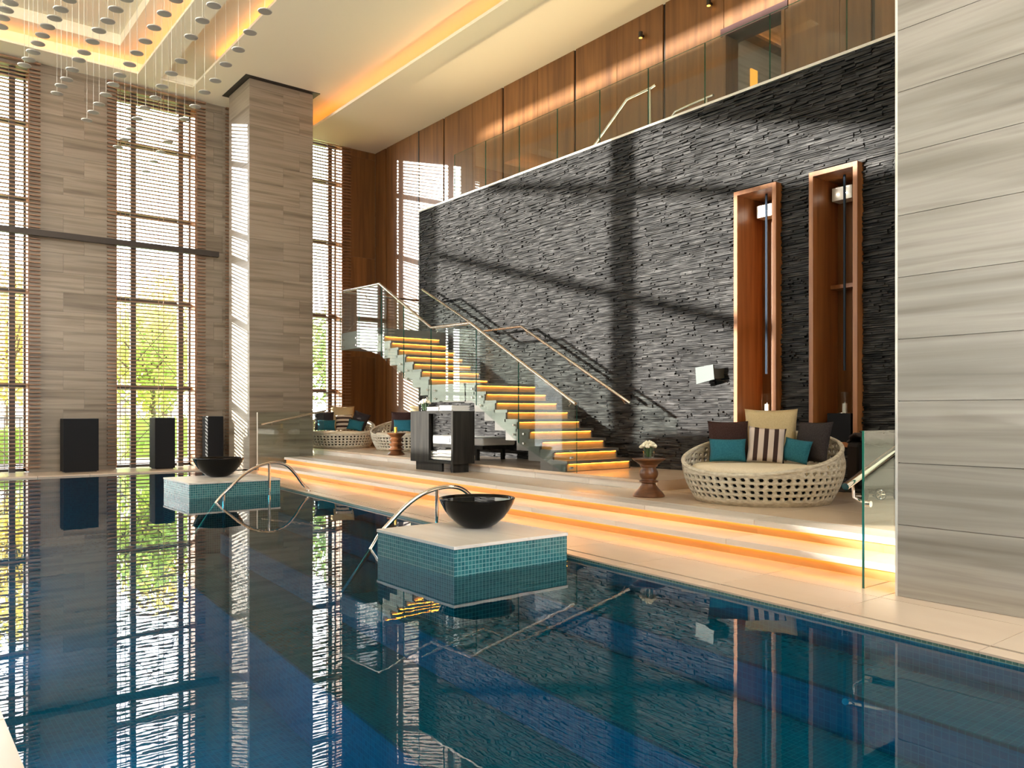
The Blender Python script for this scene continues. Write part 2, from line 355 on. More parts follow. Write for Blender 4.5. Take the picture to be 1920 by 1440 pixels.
# ------------------------------------------------------------------ far wall with windows
WY = 18.8
wf = struct('wall_far', 'travertine clad window wall across the far end of the pool', 'wall')
OPEN = [(-2.55, -.88), (.74, 2.41), (4.03, 5.70), (6.50, 9.36)]
px = -6.0
for a, b in OPEN+[(10.45, 10.45)]:
    MB().box(px, a, WY+.012, WY+.62, -.3, 8.6).build('pier', travertine, wf)
    px = b
MB().box(-6, 10.45, WY+.02, WY+.6, 8.2, 8.7).build('lintel', travertine, wf)
MB().box(-6, 10.45, WY, WY+.7, -.3, -.012).build('sill', floor_stone, wf)
def clad_y(parent, x0, x1, y, z0, z1, splits, mat, th=.012, H=.405, zoff=.065, sgn=-1):
    z = z0; k = 0
    cuts = [z0]+[zoff+H*i for i in range(-1, 40) if z0+.05 < zoff+H*i < z1-.05]+[z1]
    for za, zb in zip(cuts[:-1], cuts[1:]):
        sp_ = splits[k % len(splits)]; xs = [x0]+[x0+(x1-x0)*q for q in sp_]+[x1]; k += 1
        for xa, xb in zip(xs[:-1], xs[1:]):
            MB().box(xa+.0015, xb-.0015, y-th, y, za+.002, zb-.002).build('panel', mat, parent)
clad_y(wf, 2.41, 4.03, WY+.012, 0, 8.345, [(.62,), (.38,)], travertine)
clad_y(wf, 5.70, 6.50, WY+.012, 0, 8.345, [(.5,), (.75,)], travertine)
clad_y(wf, 9.36, 10.3, WY+.012, .38, 8.1, [()], woodp, H=2.6)

def window(n, a, b, label, x_slat0, x_slat1, posts, z0s):
    w = struct('window_%d' % n, label, 'window')
    fy = WY+.42
    MB().box(a, b, fy, fy+.012, 0, 8.2).build('pane', pane_m, w)
    for xa in (a-.001, b-.018): MB().box(xa, xa+.019, WY+.01, fy-.05, .03, 8.2).build('reveal_board', woodn, w)
    f = MB(); f.box(a, a+.05, fy-.05, fy+.05, 0, 8.2).box(b-.05, b, fy-.05, fy+.05, 0, 8.2).box(a, b, fy-.05, fy+.05, 0, .06).box(a, b, fy-.05, fy+.05, 8.08, 8.2)
    f.build('frame', frame_m, w)
    for z in (1.78, 3.70, 5.62, 7.18):
        MB().box(a, b, fy-.06, fy+.06, z-.045, z+.045).build('transom', frame_m, w)
    for p in posts: MB().box(p-.055, p+.055, WY+.10, WY+.22, 0, 8.2).build('post', frame_m, w)
    br = MB()
    for (zb, zt) in ((0, 1.78), (1.78, 3.70), (3.70, 5.62)):
        br.tube([(a+.05, fy+.12, zb), (b-.05, fy+.12, zt)], .007, 5).tube([(a+.05, fy+.12, zt), (b-.05, fy+.12, zb)], .007, 5)
    br.build('tie_rod', frame_m, w)
    # timber blind slats in front of the opening
    base = None; ns = 102
    for k in range(ns):
        z = .10+k*.0798
        if base is None:
            m_ = MB(); m_.add([(x_slat0, -.028, .0), (x_slat1, -.028, .0), (x_slat1, .028, .0), (x_slat0, .028, .0), (x_slat0, -.028, .021), (x_slat1, -.028, .021), (x_slat1, .028, .021), (x_slat0, .028, .021)],
                       [(3, 2, 1, 0), (4, 5, 6, 7), (0, 1, 5, 4), (1, 2, 6, 5), (2, 3, 7, 6), (3, 0, 4, 7)])
            base = m_.build('slat', slat_m, w); base.location = (0, WY-.075, z)
        else: copy_obj(base, w, (0, WY-.075, z))
    for q in (.12, .17, .5, .55, .9):
        xx = x_slat0+(x_slat1-x_slat0)*q
        MB().box(xx-.006, xx+.006, WY-.075-.042, WY-.075-.037, .1, 8.25).build('ladder_tape', slat_m, w)
    MB().box(x_slat0, x_slat1, WY-.12, WY-.03, 8.28, 8.31).build('head_rail', slat_m, w)
    return w
window(1, .74, 2.41, 'slatted window cut by the left edge of the view', .55, 2.60, (1.0, 2.13), 0)
window(2, 4.03, 5.70, 'slatted window between the stone pier and the freestanding column', 3.84, 5.89, (4.40, 5.40), 0)
window(3, 6.50, 9.36, 'slatted window right of the column by the wood wall', 6.35, 9.55, (7.2, 9.06), 0)
tag(MB().box(-6, 6.12, WY-.32, WY-.20, 4.77, 4.89).build('trim_1', dark_metal), 'dark steel tie beam crossing in front of the slatted windows', 'beam', kind='structure')

# ------------------------------------------------------------------ freestanding column
colm = struct('column', 'tall freestanding travertine column beside the slatted windows', 'column')
cx0, cx1, cy0, cy1 = 6.20, 7.64, 16.80, 18.06
MB().box(cx0+.012, cx1-.012, cy0+.012, cy1-.012, -.02, CE).build('core', travertine, colm)
cuts = [0]+[.065+.405*i for i in range(1, 21) if .065+.405*i < 8.25]+[8.33]
for k, (za, zb) in enumerate(zip(cuts[:-1], cuts[1:])):
    sp_ = .52 if k % 2 else .78
    xm = cx0+(cx1-cx0)*sp_
    for xa, xb in ((cx0, xm), (xm, cx1)): MB().box(xa+.001, xb-.001, cy0, cy0+.014, za+.002, zb-.002).build('panel', travertine, colm)
    MB().box(cx0, cx0+.014, cy0+.014, cy1, za+.002, zb-.002).build('panel', travertine, colm)
MB().box(cx0-.12, cx1+.12, cy0-.12, cy1+.1, CE-.012, CE-.002).build('shadow_gap', dark_metal, colm)  # dark plate standing in for the shade of the slot

# ------------------------------------------------------------------ right stone pillar (foreground)
pil = struct('pillar', 'broad grey vein cut stone pillar at the right edge', 'pillar')
PX, PY = 5.25, 2.545
MB().box(PX+.012, 6.3, -3, PY-.012, -.02, CE).build('core', travertine_grey, pil)
zc = [0]+[.47+.405*i for i in range(0, 20) if .47+.405*i < 8.2]+[8.35]
for k, (za, zb) in enumerate(zip(zc[:-1], zc[1:])):
    ys_ = [-3, -.6, PY] if k % 2 else [-3, .2, PY]
    for ya, yb in zip(ys_[:-1], ys_[1:]): MB().box(PX, PX+.014, ya+.001, yb-.001, za+.002, zb-.002).build('panel', travertine_grey, pil)
MB().box(PX-.004, PX+.012, PY-.002, PY+.012, 0, CE).build('edge_trim', metal_white, pil)

# ------------------------------------------------------------------ black ledger stone wall
BX, BT = 9.10, 5.50
wr = struct('wall_right', 'tall black split stone ledger wall behind the staircase', 'wall')
NI = [(4.81, 5.43, .80, 4.15), (5.89, 6.53, .80, 4.15)]      # niche openings y0,y1,z0,z1
bk = MB()
bk.box(BX+.02, BX+.2, -2, 4.81, 0, BT).box(BX+.02, BX+.2, 5.43, 5.89, 0, BT).box(BX+.02, BX+.2, 6.53, 14.62, 0, BT)
for y0, y1, z0, z1 in NI: bk.box(BX+.02, BX+.2, y0, y1, 0, z0).box(BX+.02, BX+.2, y0, y1, z1, BT)
bk.build('core', ledger_back, wr)
variants = []
H = .15227; L0 = .60; ZB = .80-4*H
for v in range(10):
    b_ = MB(); ns = 6
    for s_ in range(ns):
        z0, z1 = H*s_/ns+random.uniform(0, .0025), H*(s_+1)/ns-random.uniform(.0015, .005)
        cut = [0]+sorted(random.uniform(.1, .9)*L0 for _ in range(random.choice((1, 2, 2))))+[L0]
        for ya, yb in zip(cut[:-1], cut[1:]):
            d = random.choice((random.uniform(.0, .02), random.uniform(.015, .045))); e = random.uniform(-.012, .012); tl = random.uniform(-.008, .008)
            b_.add([(-d-e, ya, z0), (-d+e, yb, z0), (-d+e*.5+tl, yb, z1), (-d-e*.5+tl, ya, z1), (.02, ya, z0), (.02, yb, z0), (.02, yb, z1), (.02, ya, z1)],
                   [(3, 2, 1, 0), (3, 7, 6, 2), (0, 1, 5, 4), (1, 2, 6, 5), (0, 4, 7, 3)])
    me_o = b_.build('panel', ledger, wr); variants.append(me_o)
rows = int((BT-ZB)/H)+1
cells = []
for r in range(rows):
    z = ZB+r*H; h = min(H, BT-z)
    if h < .02: continue
    segs = [(4.2, 14.62)]
    if .80-.01 < z < 4.14: segs = [(4.2, 4.81), (5.43, 5.89), (6.53, 14.62)]
    for ya, yb in segs:
        yy = ya; first = True
        while yb-yy > .02:
            ln = random.uniform(.44, .72) if not first else random.uniform(.25, .65)
            first = False
            if yb-yy-ln < .16: ln = yb-yy
            ln = min(ln, yb-yy)
            cells.append((yy, z, ln-.003, h/H)); yy += ln
cells.sort(key=lambda c: c[0]-.6*abs(c[1]-2.5))
for i, (yy, z, ln, hs) in enumerate(cells[:295]):
    src = variants[i % 10]
    if i < 10: o = src
    else: o = copy_obj(src, wr)
    o.location = (BX, yy, z); o.scale = (1, ln/L0, hs*.985)
big = MB()
for i, (yy, z, ln, hs) in enumerate(cells[295:]):
    me = random.choice(variants).data
    big.add([(BX+v.co.x, yy+v.co.y*ln/L0, z+v.co.z*hs*.985) for v in me.vertices], [tuple(p.vertices) for p in me.polygons])
big.build('far_panels', ledger, wr, kind='stuff')
MB().box(BX-.03, BX+.25, 4.2, 14.66, BT, BT+.035).build('coping', metal_white, wr)
MB().box(BX-.02, BX+.2, 14.62, 14.66, .38, BT).build('end_trim', dark_metal, wr)

# niches with lanterns
def niche(y0, y1, z0, z1, label, second):
    n = thing('wall_niche', label, 'niche', (BX, (y0+y1)/2, z0), group=None)
    hw = (y1-y0)/2; h = z1-z0; t = .055; D = .46; P = -.14
    for s_ in (-1, 1):
        MB().box(P, D, s_*hw-(t if s_ > 0 else 0), s_*hw+(t if s_ < 0 else 0), 0, h).build('side_board', woodn, n)
    MB().box(P, D, -hw+t, hw-t, h-t, h).build('top_board', woodn, n)
    MB().box(P, D, -hw+t, hw-t, 0, t).build('bottom_board', woodn, n)
    MB().box(D-.03, D, -hw+t, hw-t, t, h-t).build('back_board', woodp, n)
    if second: MB().box(.26, D-.03, -hw+t, hw-t, 1.95, 2.0).build('shelf', woodn, n)
    MB().box(.20, .38, -.06, .20, h-.32, h-.16).build('light_box', metal_white, n)
    for k in (0, 1): MB().lathe([(.014, 0), (.017, .006)], 12, (.195+.0, .02+.1*k, h-.25)).build('spot_lamp', emission('spot lamp', (1, .9, .75), 18), n)
    MB().tube([(.10, -.02, h-t), (.10, -.02, .92)], .016, 8).build('hanging_rod', M('dark blue rod', (.03, .05, .08), .35, .5), n)
    MB().box(.02, .30, -.14, .16, t, .40).build('stand', black_m, n)
    return n
niche(4.81, 5.43, .80, 4.15, 'tall wooden wall niche on the black wall, right one of the pair', True)
niche(5.89, 6.53, .80, 4.15, 'tall wooden wall niche on the black wall, left one of the pair', False)
for yc, lab in ((5.12, 'glass candle lantern on a black stand inside the right wooden niche'), (6.21, 'glass candle lantern on a black stand inside the left wooden niche')):
    l = thing('candle_lantern', lab, 'lantern', (BX+.16, yc+.01, 1.2005))
    MB().lathe([(.07, 0), (.07, .26)], 20, cap=False).build('glass_chimney', clear_glass, l, True)
    MB().lathe([(.03, 0), (.03, .12), (.005, .125), (.004, .14)], 14).build('candle', white_m, l, True)
    MB().lathe([(.075, 0), (.075, .008)], 20).build('base', steel, l, True)

# wall sconce
sc_ = thing('wall_sconce', 'small brushed steel box sconce on the black wall left of the niches', 'sconce', (BX-.035, 6.93, 1.66))
MB().plate([(-.17, .0), (.13, -.06), (.15, .17), (-.15, .20)][::1], 0, -.22, -.20).build('front_plate', sconce_m, sc_)
MB().box(-.20, .03, -.15, .13, .02, .15).build('body', sconce_m, sc_)

# ------------------------------------------------------------------ wood clad back wall and door
wm = struct('wall_mezzanine', 'brown wood panelled wall above and behind the black wall', 'wall')
MX = 10.30
DO = (6.62, 7.69, 5.5, 7.05)
c_ = MB(); c_.box(MX+.03, MX+.25, DO[1], 19.4, 0, 8.4).box(MX+.03, MX+.25, -2, DO[0], 0, 8.4).box(MX+.03, MX+.25, DO[0], DO[1], 0, DO[2]).box(MX+.03, MX+.25, DO[0], DO[1], DO[3], 8.4)
c_.build('core', dark_metal, wm)
yv = [18.79, 18.2, 16.62, 15.5, 14.38, 13.26, 12.16, 11.05, 9.98, 8.87, 7.69, 6.62, 5.78, 5.29, 4.2, 3.1, 2.0]
for k, (yb, ya) in enumerate(zip(yv[:-1], yv[1:])):
    strip = .055 if (k % 2 == 0 or k in (12,)) else .006
    a, b = ya+strip, yb-.004
    if (yb, ya) == (7.69, 6.62): MB().box(MX, MX+.03, a-.05, b, DO[3]+.06, 8.1).build('panel', woodp, wm); continue
    MB().box(MX, MX+.03, a, b, .38 if yb > 14 else 2.5, 8.12).build('panel', woodp, wm)
MB().box(MX-.012, MX+.03, 16.60, 16.64, .38, 8.1).build('metal_strip', dark_metal, wm)
d1 = struct('door_1', 'dark framed doorway in the upper wood wall showing an amber lit corridor', 'door')
redwood = M('dark red timber', (.05, .008, .006), .4)
MB().box(MX-.02, MX+.35, DO[0]-.05, DO[1]+.05, DO[3], DO[3]+.12).build('lintel', redwood, d1)
for yy in (DO[0], DO[1]-.05): MB().box(MX-.02, MX+.3, yy, yy+.05, DO[2], DO[3]).build('jamb', woodp, d1)
MB().box(MX+.3, 15.4, 5.2, 5.3, 5.4, 9.2).box(MX+.3, 15.4, 9.42, 9.5, 5.4, 9.2).box(15.3, 15.4, 5.3, 9.42, 5.4, 9.2).box(MX+.3, 15.4, 5.2, 9.5, 9.2, 9.3).box(MX+.3, 15.4, 5.2, 9.5, 5.3, 5.4).build('corridor', travertine, d1)
MB().box(MX+.3, 15.3, 9.20, 9.42, 8.50, 8.56).build('corridor_soffit', woodp, d1)
MB().box(MX+.4, 15.2, 9.26, 9.30, 8.562, 8.59).build('light_strip', emission('amber corridor light', (1, .36, .03), 22), d1)
MB().box(13.45, 13.66, 9.39, 9.42, 7.2, 7.98).build('light_panel', emission('amber wall light', (1, .40, .05), 1.1), d1)
for yy, zz in ((9.35, 7.62), (7.92, 7.6)):
    w_ = thing('wall_washer', 'small amber washer lamp on the upper wood wall' if yy > 9 else 'small amber washer lamp beside the upper doorway', 'lamp', (MX-.075, yy, zz))
    MB().lathe([(.035, 0), (.035, .10)], 14).build('body', dark_metal, w_, True)
    MB().box(.03, .075, -.015, .015, .03, .06).build('bracket', dark_metal, w_)
    MB().lathe([(.028, -.003), (.028, -.001)], 14).build('lens', emission('washer lens', (1, .38, .05), 6), w_)
mz = MB().box(9.3, MX, -2, 10.2, 5.30, 5.44).build('mezzanine_floor', floor_stone)
tag(mz, 'upper gallery floor slab behind the black wall', 'floor', kind='structure')

up = thing('ceiling_fill_trough', 'slim linear uplight added behind the glass balustrade to brighten the soffit', 'lamp', (9.42, 7.2, 5.442))  # added fill for soffit and ceiling, no such fitting in view
MB().box(-.05, .05, -6.9, 6.9, 0, .012).box(-.05, -.038, -6.9, 6.9, .012, .07).box(.038, .05, -6.9, 6.9, .012, .07).build('trough', dark_metal, up)
al = bpy.data.lights.new('ceiling_fill', 'AREA'); al.shape = 'RECTANGLE'; al.size = .05; al.size_y = 13.9; al.energy = 95; al.color = (1, .80, .48); al.spread = math.radians(130)
ao = bpy.data.objects.new('ceiling_fill', al); COL.objects.link(ao); ao.parent = up; ao.location = (0, 0, .05); ao.rotation_euler = (PI, math.radians(-22), 0)
# ------------------------------------------------------------------ ceiling
ce = struct('ceiling', 'cream stepped ceiling with amber lit coves', 'ceiling')
def slab(x0, x1, y0, y1, z0, z1): MB().box(x0, x1, y0, y1, z0, z1).build('slab', ceiling_m, ce)
T = .05
slab(-6, 8.6, 18.1, 18.9, CE, CE+T)
slab(4.3, 4.75, 8, 18.1, CE, CE+T)
slab(5.42, 8.6, -4, 18.1, CE, CE+T)
slab(-6, 5.42, -4, 8, CE, CE+T)
slab(-6, -2, 8, 18.1, CE, CE+T)
slab(4.7, 5.62, 7.9, 18.1, CE+.17, CE+.22); slab(5.60, 5.66, 7.9, 18.1, CE+.03, CE+.2); slab(4.66, 4.72, 8, 18.1, CE+.03, CE+.2); slab(4.66, 5.66, 18.06, 18.12, CE+.03, CE+.2)
MB().box(5.47, 5.50, 8.1, 16.6, CE+T, CE+T+.015).build('light_strip', amber_soft, ce)
# coffer: lit ring then deeper field
R1, R2 = CE+.30, CE+.52
slab(3.85, 4.62, 7.7, 18.3, R1, R1+T); slab(-2.3, 3.85, 17.62, 18.3, R1, R1+T)
slab(-2.3, 3.87, 7.7, 17.64, R2, R2+T); slab(3.86, 3.91, 7.7, 17.66, R1+.02, R2+T); slab(-2.3, 3.9, 17.63, 17.68, R1+.02, R2+T)
slab(4.58, 4.62, 7.7, 18.36, CE+.03, R1); slab(-2.3, 4.58, 18.28, 18.32, CE+.03, R1)
MB().box(4.37, 4.40, 8, 18.1, CE+T, CE+T+.018).build('light_strip', amber_soft, ce)
MB().box(-2, 4.40, 18.17, 18.20, CE+T, CE+T+.018).build('light_strip', amber_soft, ce)
# lower soffit along the gallery
SO = 8.05
slab(8.2, 10.5, -2, 18.9, SO, SO+.06); slab(8.55, 8.6, -2, 18.9, SO+.03, CE)
MB().box(8.28, 8.31, -1, 18.6, SO+.06, SO+.078).build('light_strip', amber_soft, ce)

# ------------------------------------------------------------------ unseen left wall, pieces added to shape the sun: parapet, posts, braces; buildings outside
wl = struct('wall_left', 'unseen side wall left of the pool with bars and slats added to shade the sun', 'wall')
LX = -3.0
def rake(y0, z0, y1, z1, w): return [(y0, z0-w/2), (y1, z1-w/2), (y1, z1+w/2), (y0, z0+w/2)]
m_ = MB().plate([(-1, 0), (18.8, 0), (18.8, 1.75), (12.4, 1.78), (11, 2.35), (5.5, 2.6), (5.4, 2.2), (-1, 2.0)], 0, LX-.1, LX+.1)
m_.build('shade_parapet', travertine, wl)  # height shaped to shade the foot of the black wall
MB().plate([(-1, 4.2), (4.6, 5.05), (10.9, 6.94), (18.8, 7.25), (18.8, 8.7), (-1, 8.7)], 0, LX-.1, LX+.1).build('shade_fascia', ceiling_m, wl)  # lower edge shaped to end the sun high on the black wall
MB().plate(rake(17.2, 5.99, 7.0, 3.17, .22), 0, LX-.06, LX+.06).build('shadow_bar', frame_m, wl)  # this bar and the next added to cast slanted shadows
MB().plate(rake(15.2, 6.95, 8.6, 5.42, .20), 0, LX-.06, LX+.06).build('shadow_bar', frame_m, wl)
MB().plate([(7.4, 2.0), (8.95, 2.0), (8.95, 5.6), (5.4, 5.2), (5.4, 2.0)], 0, LX-.1, LX+.1).build('sun_blocker', travertine, wl)  # added to keep the low sun off the wall round the niches
MB().plate([(-2.9, 7.3), (-12.5, 8.45), (-12.5, 8.6), (-2.9, 7.45)], 1, -7, 19).build('sky_shade', ceiling_m, wl)  # unseen, added to cut skylight from the left
MB().box(LX-.1, LX+.1, -6.2, 3.3, 0, 8.6).build('sun_blocker', travertine, wl)  # closed here to lower the light on the pillar
MB().box(LX-.1, LX+.1, 11.45, 11.95, 0, 8.5).box(LX-.1, LX+.1, 17.0, 18.9, 0, 8.5).build('post', travertine, wl)  # narrow post placed to cast the upright dark band

for k in range(30):
    zz = 2.25+.11*k
    MB().plate(rake(.0, zz-1.2, 5.4, zz, .1045), 0, LX-.02, LX+.02).build('sun_cut_slat', travertine, wl)  # unseen slats added to dim the sun on the pillar
for zz in (3.98, 4.55): MB().plate(rake(.0, zz-1.2, 5.4, zz, .20), 0, LX-.05, LX+.05).build('transom', frame_m, wl)  # wider boards added to cast dark bands on the pillar
wb_ = struct('wall_back', 'plain wall closing the hall behind the view', 'wall')
MB().box(-3, 12, -6.2, -6, 0, 3.0).box(-3, 12, -6.2, -6, 6.5, 8.6).box(5, 12, -6.2, -6, 3, 6.5).build('core', travertine, wb_)
ter = MB().box(-30, -3.15, -12, 29, -.3, -.13).box(-3.1, 14, 19.5, 24.5, -.3, -.13).build('terrace', M('pale paving', (.62, .58, .52), .8))  # pale ground added to reflect light onto the ceiling
tag(ter, 'pale paved terrace added outside to bounce daylight up to the ceiling', 'terrace', kind='structure')
# ------------------------------------------------------------------ staircase
stair_amber = emission('amber stair light', (1, .34, .03), 22)
st = struct('staircase', 'zigzag stone staircase with amber lit treads climbing the black wall', 'staircase')
SX0, SX1 = 7.50, 8.80
def step(y, z, run, zunder):
    t = MB().box(SX0, SX1, y, y+run+.06, z-.045, z).build('tread', stair_stone, st)
    MB().box(SX0, SX1, y+.035, y+run+.035, zunder, z-.045).build('riser', stair_stone, st)
    MB().box(SX0+.05, SX1-.05, y+.012, y+.022, z-.050, z-.0455).build('light_strip', stair_amber, t)
    MB().box(SX0+.03, SX1-.03, y+.032, y+.0348, z-.144, z-.046).build('riser_glow_face', riser_amber, st)  # thin plate with the amber glow painted across the riser
for i in range(9): step(8.22+.271*i, .535+.1443*i, .271, max(.38, .535+.1443*i-.32))
for i in range(7): step(11.75+.267*i, 1.835+.1443*i, .267, 1.835+.1443*i-.32)
MB().box(SX0, SX1, 10.66, 11.80, 1.69-.30, 1.69).build('landing', stair_stone, st)
MB().box(SX0, MX, 13.62, 15.12, 2.50, 2.845).build('landing', stair_stone, st)
MB().box(SX0+.05, SX1-.05, 13.628, 13.640, 2.79, 2.798).build('light_strip', amber, st)

bal = thing('stair_balustrade', 'frameless glass balustrade with steel handrail on the pool side of the staircase', 'balustrade', (7.47, 8, .38))
def sub(o): return (7.47, 8, .38)
railP = [(8.02, 1.33), (10.49, 2.65), (11.64, 2.67), (13.46, 3.66), (14.95, 3.69)]
def rz_(y, path=railP):
    for (a, za), (b, zb) in zip(path[:-1], path[1:]):
        if a <= y <= b: return za+(zb-za)*(y-a)/(b-a)
    return path[0][1] if y < path[0][0] else path[-1][1]
def under(y):
    if y < 8.3: return .385
    if y < 10.5: return max(.385, .535+.5325*(y-8.22)-.33)
    if y < 11.75: return 1.39
    if y < 13.5: return 1.39+.54*(y-11.75)
    return 2.50
cutsy = [7.99, 9.26, 10.33, 11.66, 12.57, 13.39, 14.29, 15.1]
for a, b in zip(cutsy[:-1], cutsy[1:]):
    ys_ = [a+.006]+[q for q in (8.3, 10.49, 11.75, 11.64, 13.46) if a+.05 < q < b-.05]+[b-.006]; ys_.sort()
    top = [(y-8, rz_(y)-.02-.38) for y in ys_]; bot = [(y-8, under(y)-.38) for y in ys_]
    m_ = MB()
    n = len(ys_); th = .006
    for i in range(n-1):
        for xs in (-th, th): m_.add([(xs, *bot[i]), (xs, *bot[i+1]), (xs, *top[i+1]), (xs, *top[i])], [(0, 1, 2, 3)])
        m_.add([(-th, *top[i]), (-th, *top[i+1]), (th, *top[i+1]), (th, *top[i])], [(0, 1, 2, 3)], 1)
    for i in (0, n-1): m_.add([(-th, *bot[i]), (th, *bot[i]), (th, *top[i]), (-th, *top[i])], [(0, 1, 2, 3)], 1)
    p = m_.build('pane', [rail_glass, glass_edge], bal)
    for yy in (a+.12, b-.12):
        for dz in (.06, .20): MB().tube([(-.012, yy-8, under(yy)+dz-.38), (.03, yy-8, under(yy)+dz-.38)], .018, 8).build('stand_off_bolt', steel, p)
MB().tube([(0, y-8, z-.38) for y, z in railP], .024, 12).build('handrail', steel, bal, True)
for y in (8.15, 9.3, 10.3, 11.5, 12.6, 13.4, 14.4): MB().tube([(0, y-8, rz_(y)-.38-.02), (.03, y-8, rz_(y)-.38-.07), (.0, y-8, rz_(y)-.38-.10)], .008, 6).build('rail_bracket', steel, bal)
wrl = thing('wall_handrail', 'steel handrail on the wall side of the staircase', 'handrail', (8.78, 8.2, .38))
railW = [(8.23, 1.35), (10.81, 2.71), (11.94, 2.72), (14.03, 3.745)]
MB().tube([(0, y-8.2, z-.38) for y, z in railW], .024, 12).build('rail', steel, wrl, True)
for y in (8.4, 9.6, 10.7, 11.9, 13.2):
    MB().tube([(0, y-8.2, rz_(y, railW)-.4), (.06, y-8.2, rz_(y, railW)-.47), (.30, y-8.2, rz_(y, railW)-.47)], .011, 7).build('rail_bracket', steel, wrl)
lb = thing('landing_balustrade', 'glass balustrade at the back of the upper stair landing', 'balustrade', (7.5, 15.06, 2.845))
MB().box(0, 1.0, -.006, .006, -.2, .80).build('pane', rail_glass, lb); MB().box(1.01, 2.75, -.006, .006, -.2, .80).build('pane', rail_glass, lb)
MB().tube([(0, -.02, .845), (2.78, -.02, .82)], .022, 10).build('handrail', steel, lb, True)

# gallery balustrade on top of the black wall
gb = thing('gallery_balustrade', 'frameless glass balustrade along the top of the black wall', 'balustrade', (BX+.06, 9, BT+.035))
gy = [13.42, 12.36, 11.33, 10.29, 9.26, 8.22, 7.16, 6.11, 5.05, 4.2]
for b, a in zip(gy[:-1], gy[1:]):
    m_ = MB(); th = .007; y0, y1 = a-9+.005, b-9-.005; z1 = .90
    for xs in (-th, th): m_.add([(xs, y0, -.03), (xs, y1, -.03), (xs, y1, z1), (xs, y0, z1)], [(0, 1, 2, 3)])
    for yy in (y0, y1): m_.add([(-th, yy, -.03), (th, yy, -.03), (th, yy, z1), (-th, yy, z1)], [(0, 1, 2, 3)], 1)
    m_.add([(-th, y0, z1), (th, y0, z1), (th, y1, z1), (-th, y1, z1)], [(0, 1, 2, 3)], 1)
    m_.build('pane', [rail_glass, glass_edge], gb)
for nm, lab, pts, post in (('gallery_handrail', 'cranked steel handrail with a post, longer of the two at the gallery stair head', [(9.60, 10.1, 5.58), (9.60, 9.07, 6.33), (9.60, 8.55, 6.35), (9.60, 8.46, 6.37)], (9.60, 8.58, 5.44, 6.35)),
                      ('gallery_handrail', 'short cranked steel handrail below the upper doorway', [(9.95, 8.9, 5.55), (9.95, 8.35, 6.0), (9.95, 7.9, 6.02), (9.95, 7.62, 6.03)], (9.95, 7.75, 5.44, 6.02))):
    h_ = thing(nm, lab, 'handrail', (pts[1][0], pts[1][1], 5.44))
    MB().tube([(p[0]-pts[1][0], p[1]-pts[1][1], p[2]-5.44) for p in pts], .026, 10).build('rail', steel, h_, True)
    MB().tube([(0, post[1]-pts[1][1], 0), (0, post[1]-pts[1][1], post[3]-5.44)], .028, 10).build('post', steel, h_, True)
    MB().lathe([(.05, 0), (.05, .012)], 14, (0, post[1]-pts[1][1], 0)).build('base_flange', steel, h_, True)

# guard panels at both ends of the lit steps
gr = thing('guard_panel', 'clear glass guard panel with steel handrail beside the right stone pillar', 'guard panel', (5.30, 2.80, 0))
MB().box(0, .75, -.007, .007, 0, 1.08).build('pane', [rail_glass], gr)
MB().box(-.008, 0, -.007, .007, 0, 1.08).build('glass_edge', glass_edge, gr)
MB().tube([(-.13, .06, .70), (.75, .06, .99)], .026, 14).build('handrail', chrome, gr, True)
MB().tube([(-.03, .06, .71), (.0, .07, .62), (.06, .012, .575)], .011, 8).build('rail_bracket', chrome, gr, True)
MB().tube([(.06, -.02, .575), (.06, .02, .575)], .022, 12).build('clamp_bolt', chrome, gr, True)
gl_ = thing('guard_panel', 'clear glass guard panel with steel handrail in front of the travertine column', 'guard panel', (6.30, 16.60, 0))
MB().plate([(0, 0), (.55, 0), (.95, .13), (1.5, .26), (1.5, 1.24), (0, 1.22)], 1, -.007, .007, 0, None).build('pane', rail_glass, gl_)
MB().box(-.012, 0, -.012, .012, 0, 1.22).build('glass_edge', metal_white, gl_)
MB().tube([(.05, -.07, .96), (1.52, -.07, 1.26)], .02, 12).build('handrail', steel, gl_, True)
for xx in (.3, 1.2): MB().tube([(xx, -.07, .95+.2*xx), (xx, 0, .88+.2*xx)], .01, 7).build('rail_bracket', steel, gl_)

# ------------------------------------------------------------------ pool plinths, bowls, grab rails
def island(x0, x1, y0, y1, label):
    t = thing('pool_plinth', label, 'plinth', ((x0+x1)/2, (y0+y1)/2, -1.2), group=None)
    a, b = (x1-x0)/2, (y1-y0)/2
    MB().box(-a, a, -b, b, .001, 1.372).build('tiled_base', mos_isl, t)
    MB().box(-a-.008, a+.008, -b-.008, b+.008, 1.374, 1.40).build('stone_top', step_stone, t, bevel=.003)
    return t
island(3.39, 4.53, 4.97, 6.14, 'teal mosaic plinth with stone top standing in the pool, nearer of the two')
island(3.50, 4.85, 11.85, 13.15, 'teal mosaic plinth with stone top standing in the pool, farther of the two')
def bowl(loc, s_, label):
    t = thing('bowl', label, 'bowl', loc)
    pr = [(.105, 0), (.12, .004), (.17, .03), (.235, .085), (.285, .15), (.318, .21), (.333, .25), (.336, .256), (.330, .260), (.316, .255), (.298, .205), (.262, .145), (.20, .085), (.12, .045), (.02, .035)]
    MB().lathe([(r*s_, z*s_) for r, z in pr], 56).build('shell', black_gloss, t, 'all')
    MB().lathe([(.312*s_, .245*s_), (.001, .2452*s_)], 40, cap=False).build('water', glass('bowl water', (.5, .6, .65)), t)
    return t
bowl((4.13, 5.70, .2002), 1.0, 'glossy black bowl on the nearer mosaic plinth')
bowl((4.22, 12.78, .2002), 1.15, 'glossy black bowl on the farther mosaic plinth')
